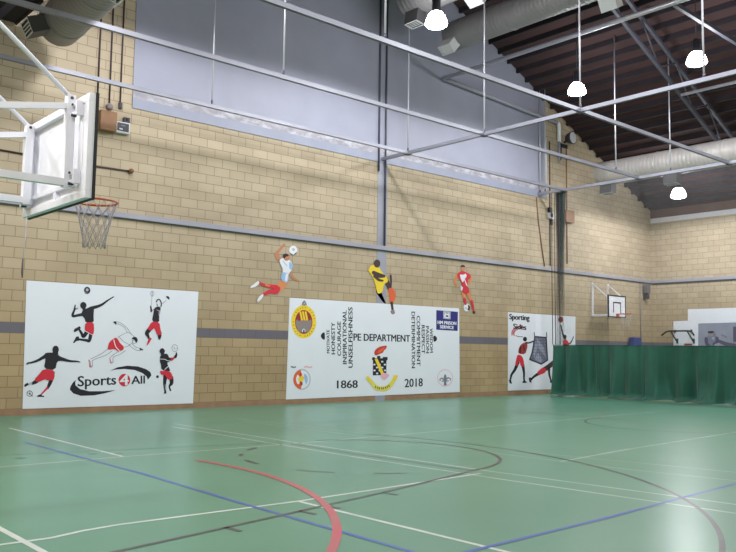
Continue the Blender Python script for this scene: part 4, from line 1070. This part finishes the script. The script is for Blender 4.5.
# ------------------------------------------------------------------ divider: green skirt and netting
dv = empty('divider_curtain', (XB2, -9, 0)); tag(dv, 'green divider curtain hanging across the hall with fine netting above', 'curtain')
def fold(y):
    s = 0.05 * math.sin(y * 5.1 + 1.5 * math.sin(y * 1.3)) + 0.045 * math.sin(y * 9.3 + 1.2 + math.sin(y * 2.1)) + 0.06 * math.sin(y * 2.3 + 0.4) + .025 * math.sin(y * 17 + math.sin(y * 3) * 2)
    if y > -2.2: s += 0.13 * math.sin(y * 10.5) * min(1, (y + 2.2) / 0.6)
    return s * 1.6
def tracky(y): return XB2 + 0.02 + (0.35 * min(1, max(0, (-y - 1) / 7)))
b = MB(); NY, NZ = 420, 26
y0, y1 = -0.62, -17.6
vs = []; fs = []
for i in range(NY + 1):
    t = i / NY; y = y0 + (y1 - y0) * (0.55 * t + 0.45 * t * t)
    hem = 1.71 + 0.012 * math.sin(y * 1.9) + (0.05 if y > -0.72 else 0)
    for j in range(NZ + 1):
        u = j / NZ                      # 0 top .. 1 floor
        z = hem * (1 - u)
        amp = 0.35 + 0.9 * u
        x_ = tracky(y) + fold(y) * amp + 0.05 * math.sin(y * 1.1 + 2) * u
        # folds that kick out and heap on the floor
        for (yc, wd, k) in ((-1.05, 0.1, 0.25), (-1.55, 0.14, 0.3), (-2.1, 0.16, 0.35), (-4.55, 0.16, 0.42), (-6.0, 0.3, 0.34), (-6.9, 0.2, 0.3), (-9.0, 0.4, 0.35)):
            x_ -= k * math.exp(-((y - yc) / wd) ** 2) * max(0, (u - 0.55) / 0.45) ** 2
        if u > 0.93: x_ -= (u - 0.93) / 0.07 * (0.26 + 0.16 * math.sin(y * 3.1) + 0.05 * math.sin(y * 9)); z = max(0.012, z * 0.6 + 0.012 + 0.02 * (1 + math.sin(y * 6.3)))
        vs.append((x_, y, max(z, 0.012)))
for i in range(NY):
    for j in range(NZ):
        a = i * (NZ + 1) + j; fs.append((a, a + 1, a + NZ + 2, a + NZ + 1))
b.add(vs, fs, M_CURT, True); sk = kid(b, 'cloth_skirt', dv)
b = MB(); b.tube([(tracky(y) + fold(y) * 0.35, y, 1.72) for y in [-0.62 - 0.08 * i for i in range(210)]], 0.012, mat('hem_tape', (30, 66, 56), 0.7), 6); kid(b, 'top_hem', dv)
b = MB()
vs = []; fs = []
ys = [-1.1 - 0.15 * i for i in range(111)]
for y in ys:
    vs += [(XB2 + 0.02 * math.sin(y * 4), y, gz - 0.06), (tracky(y) + fold(y) * 0.35, y, 1.72)]
for i in range(len(ys) - 1): fs.append((2 * i, 2 * i + 1, 2 * i + 3, 2 * i + 2))
b.add(vs, fs, M_NET); kid(b, 'netting', dv)
# gathered end of the net: pleats bunched at the wall
b = MB(); vs = []; fs = []
NP = 40
for i in range(NP + 1):
    t = i / NP
    for j in range(13):
        u = j / 12
        pinch = 1 - 0.25 * math.sin(u * math.pi)
        y = -0.93 + (t - 0.5) * 0.36 * pinch + (0.06 * (u - 0.5))
        vs.append((XB2 + 0.05 + 0.07 * math.sin(t * 50) * pinch, y, (gz - 0.06) * (1 - u) + 1.7 * u))
for i in range(NP):
    for j in range(12):
        a = i * 13 + j; fs.append((a, a + 1, a + 14, a + 13))
b.add(vs, fs, M_NETG); kid(b, 'gathered_net', dv)
for (yy, xo) in ((-0.62, 0), (-0.78, 0.05), (-1.0, 0.1)):
    b = MB(); b.tube([(XB2 - xo, yy, gz - 0.06), (XB2 - xo + .01, yy + 0.02, 4.2), (XB2 - xo, yy, 1.75)], 0.012, M_DCORD, 6); kid(b, 'hanging_cord', dv)

# ------------------------------------------------------------------ camera and view
cd_ = bpy.data.cameras.new('camera'); cam = bpy.data.objects.new('camera', cd_); COL.objects.link(cam)
cd_.sensor_width = 36; cd_.lens = FOC * 36 / 736; cd_.clip_end = 200
R3 = Matrix((CR, CU, -CF)).transposed()
cam.matrix_world = Matrix.Translation(CP) @ R3.to_4x4()
scn.camera = cam
scn.view_settings.view_transform = 'Standard'
scn.view_settings.look = 'None'
scn.view_settings.exposure = 0.0
scn.cycles.max_bounces = 8
scn.cycles.transparent_max_bounces = 12
scn.cycles.use_denoising = True
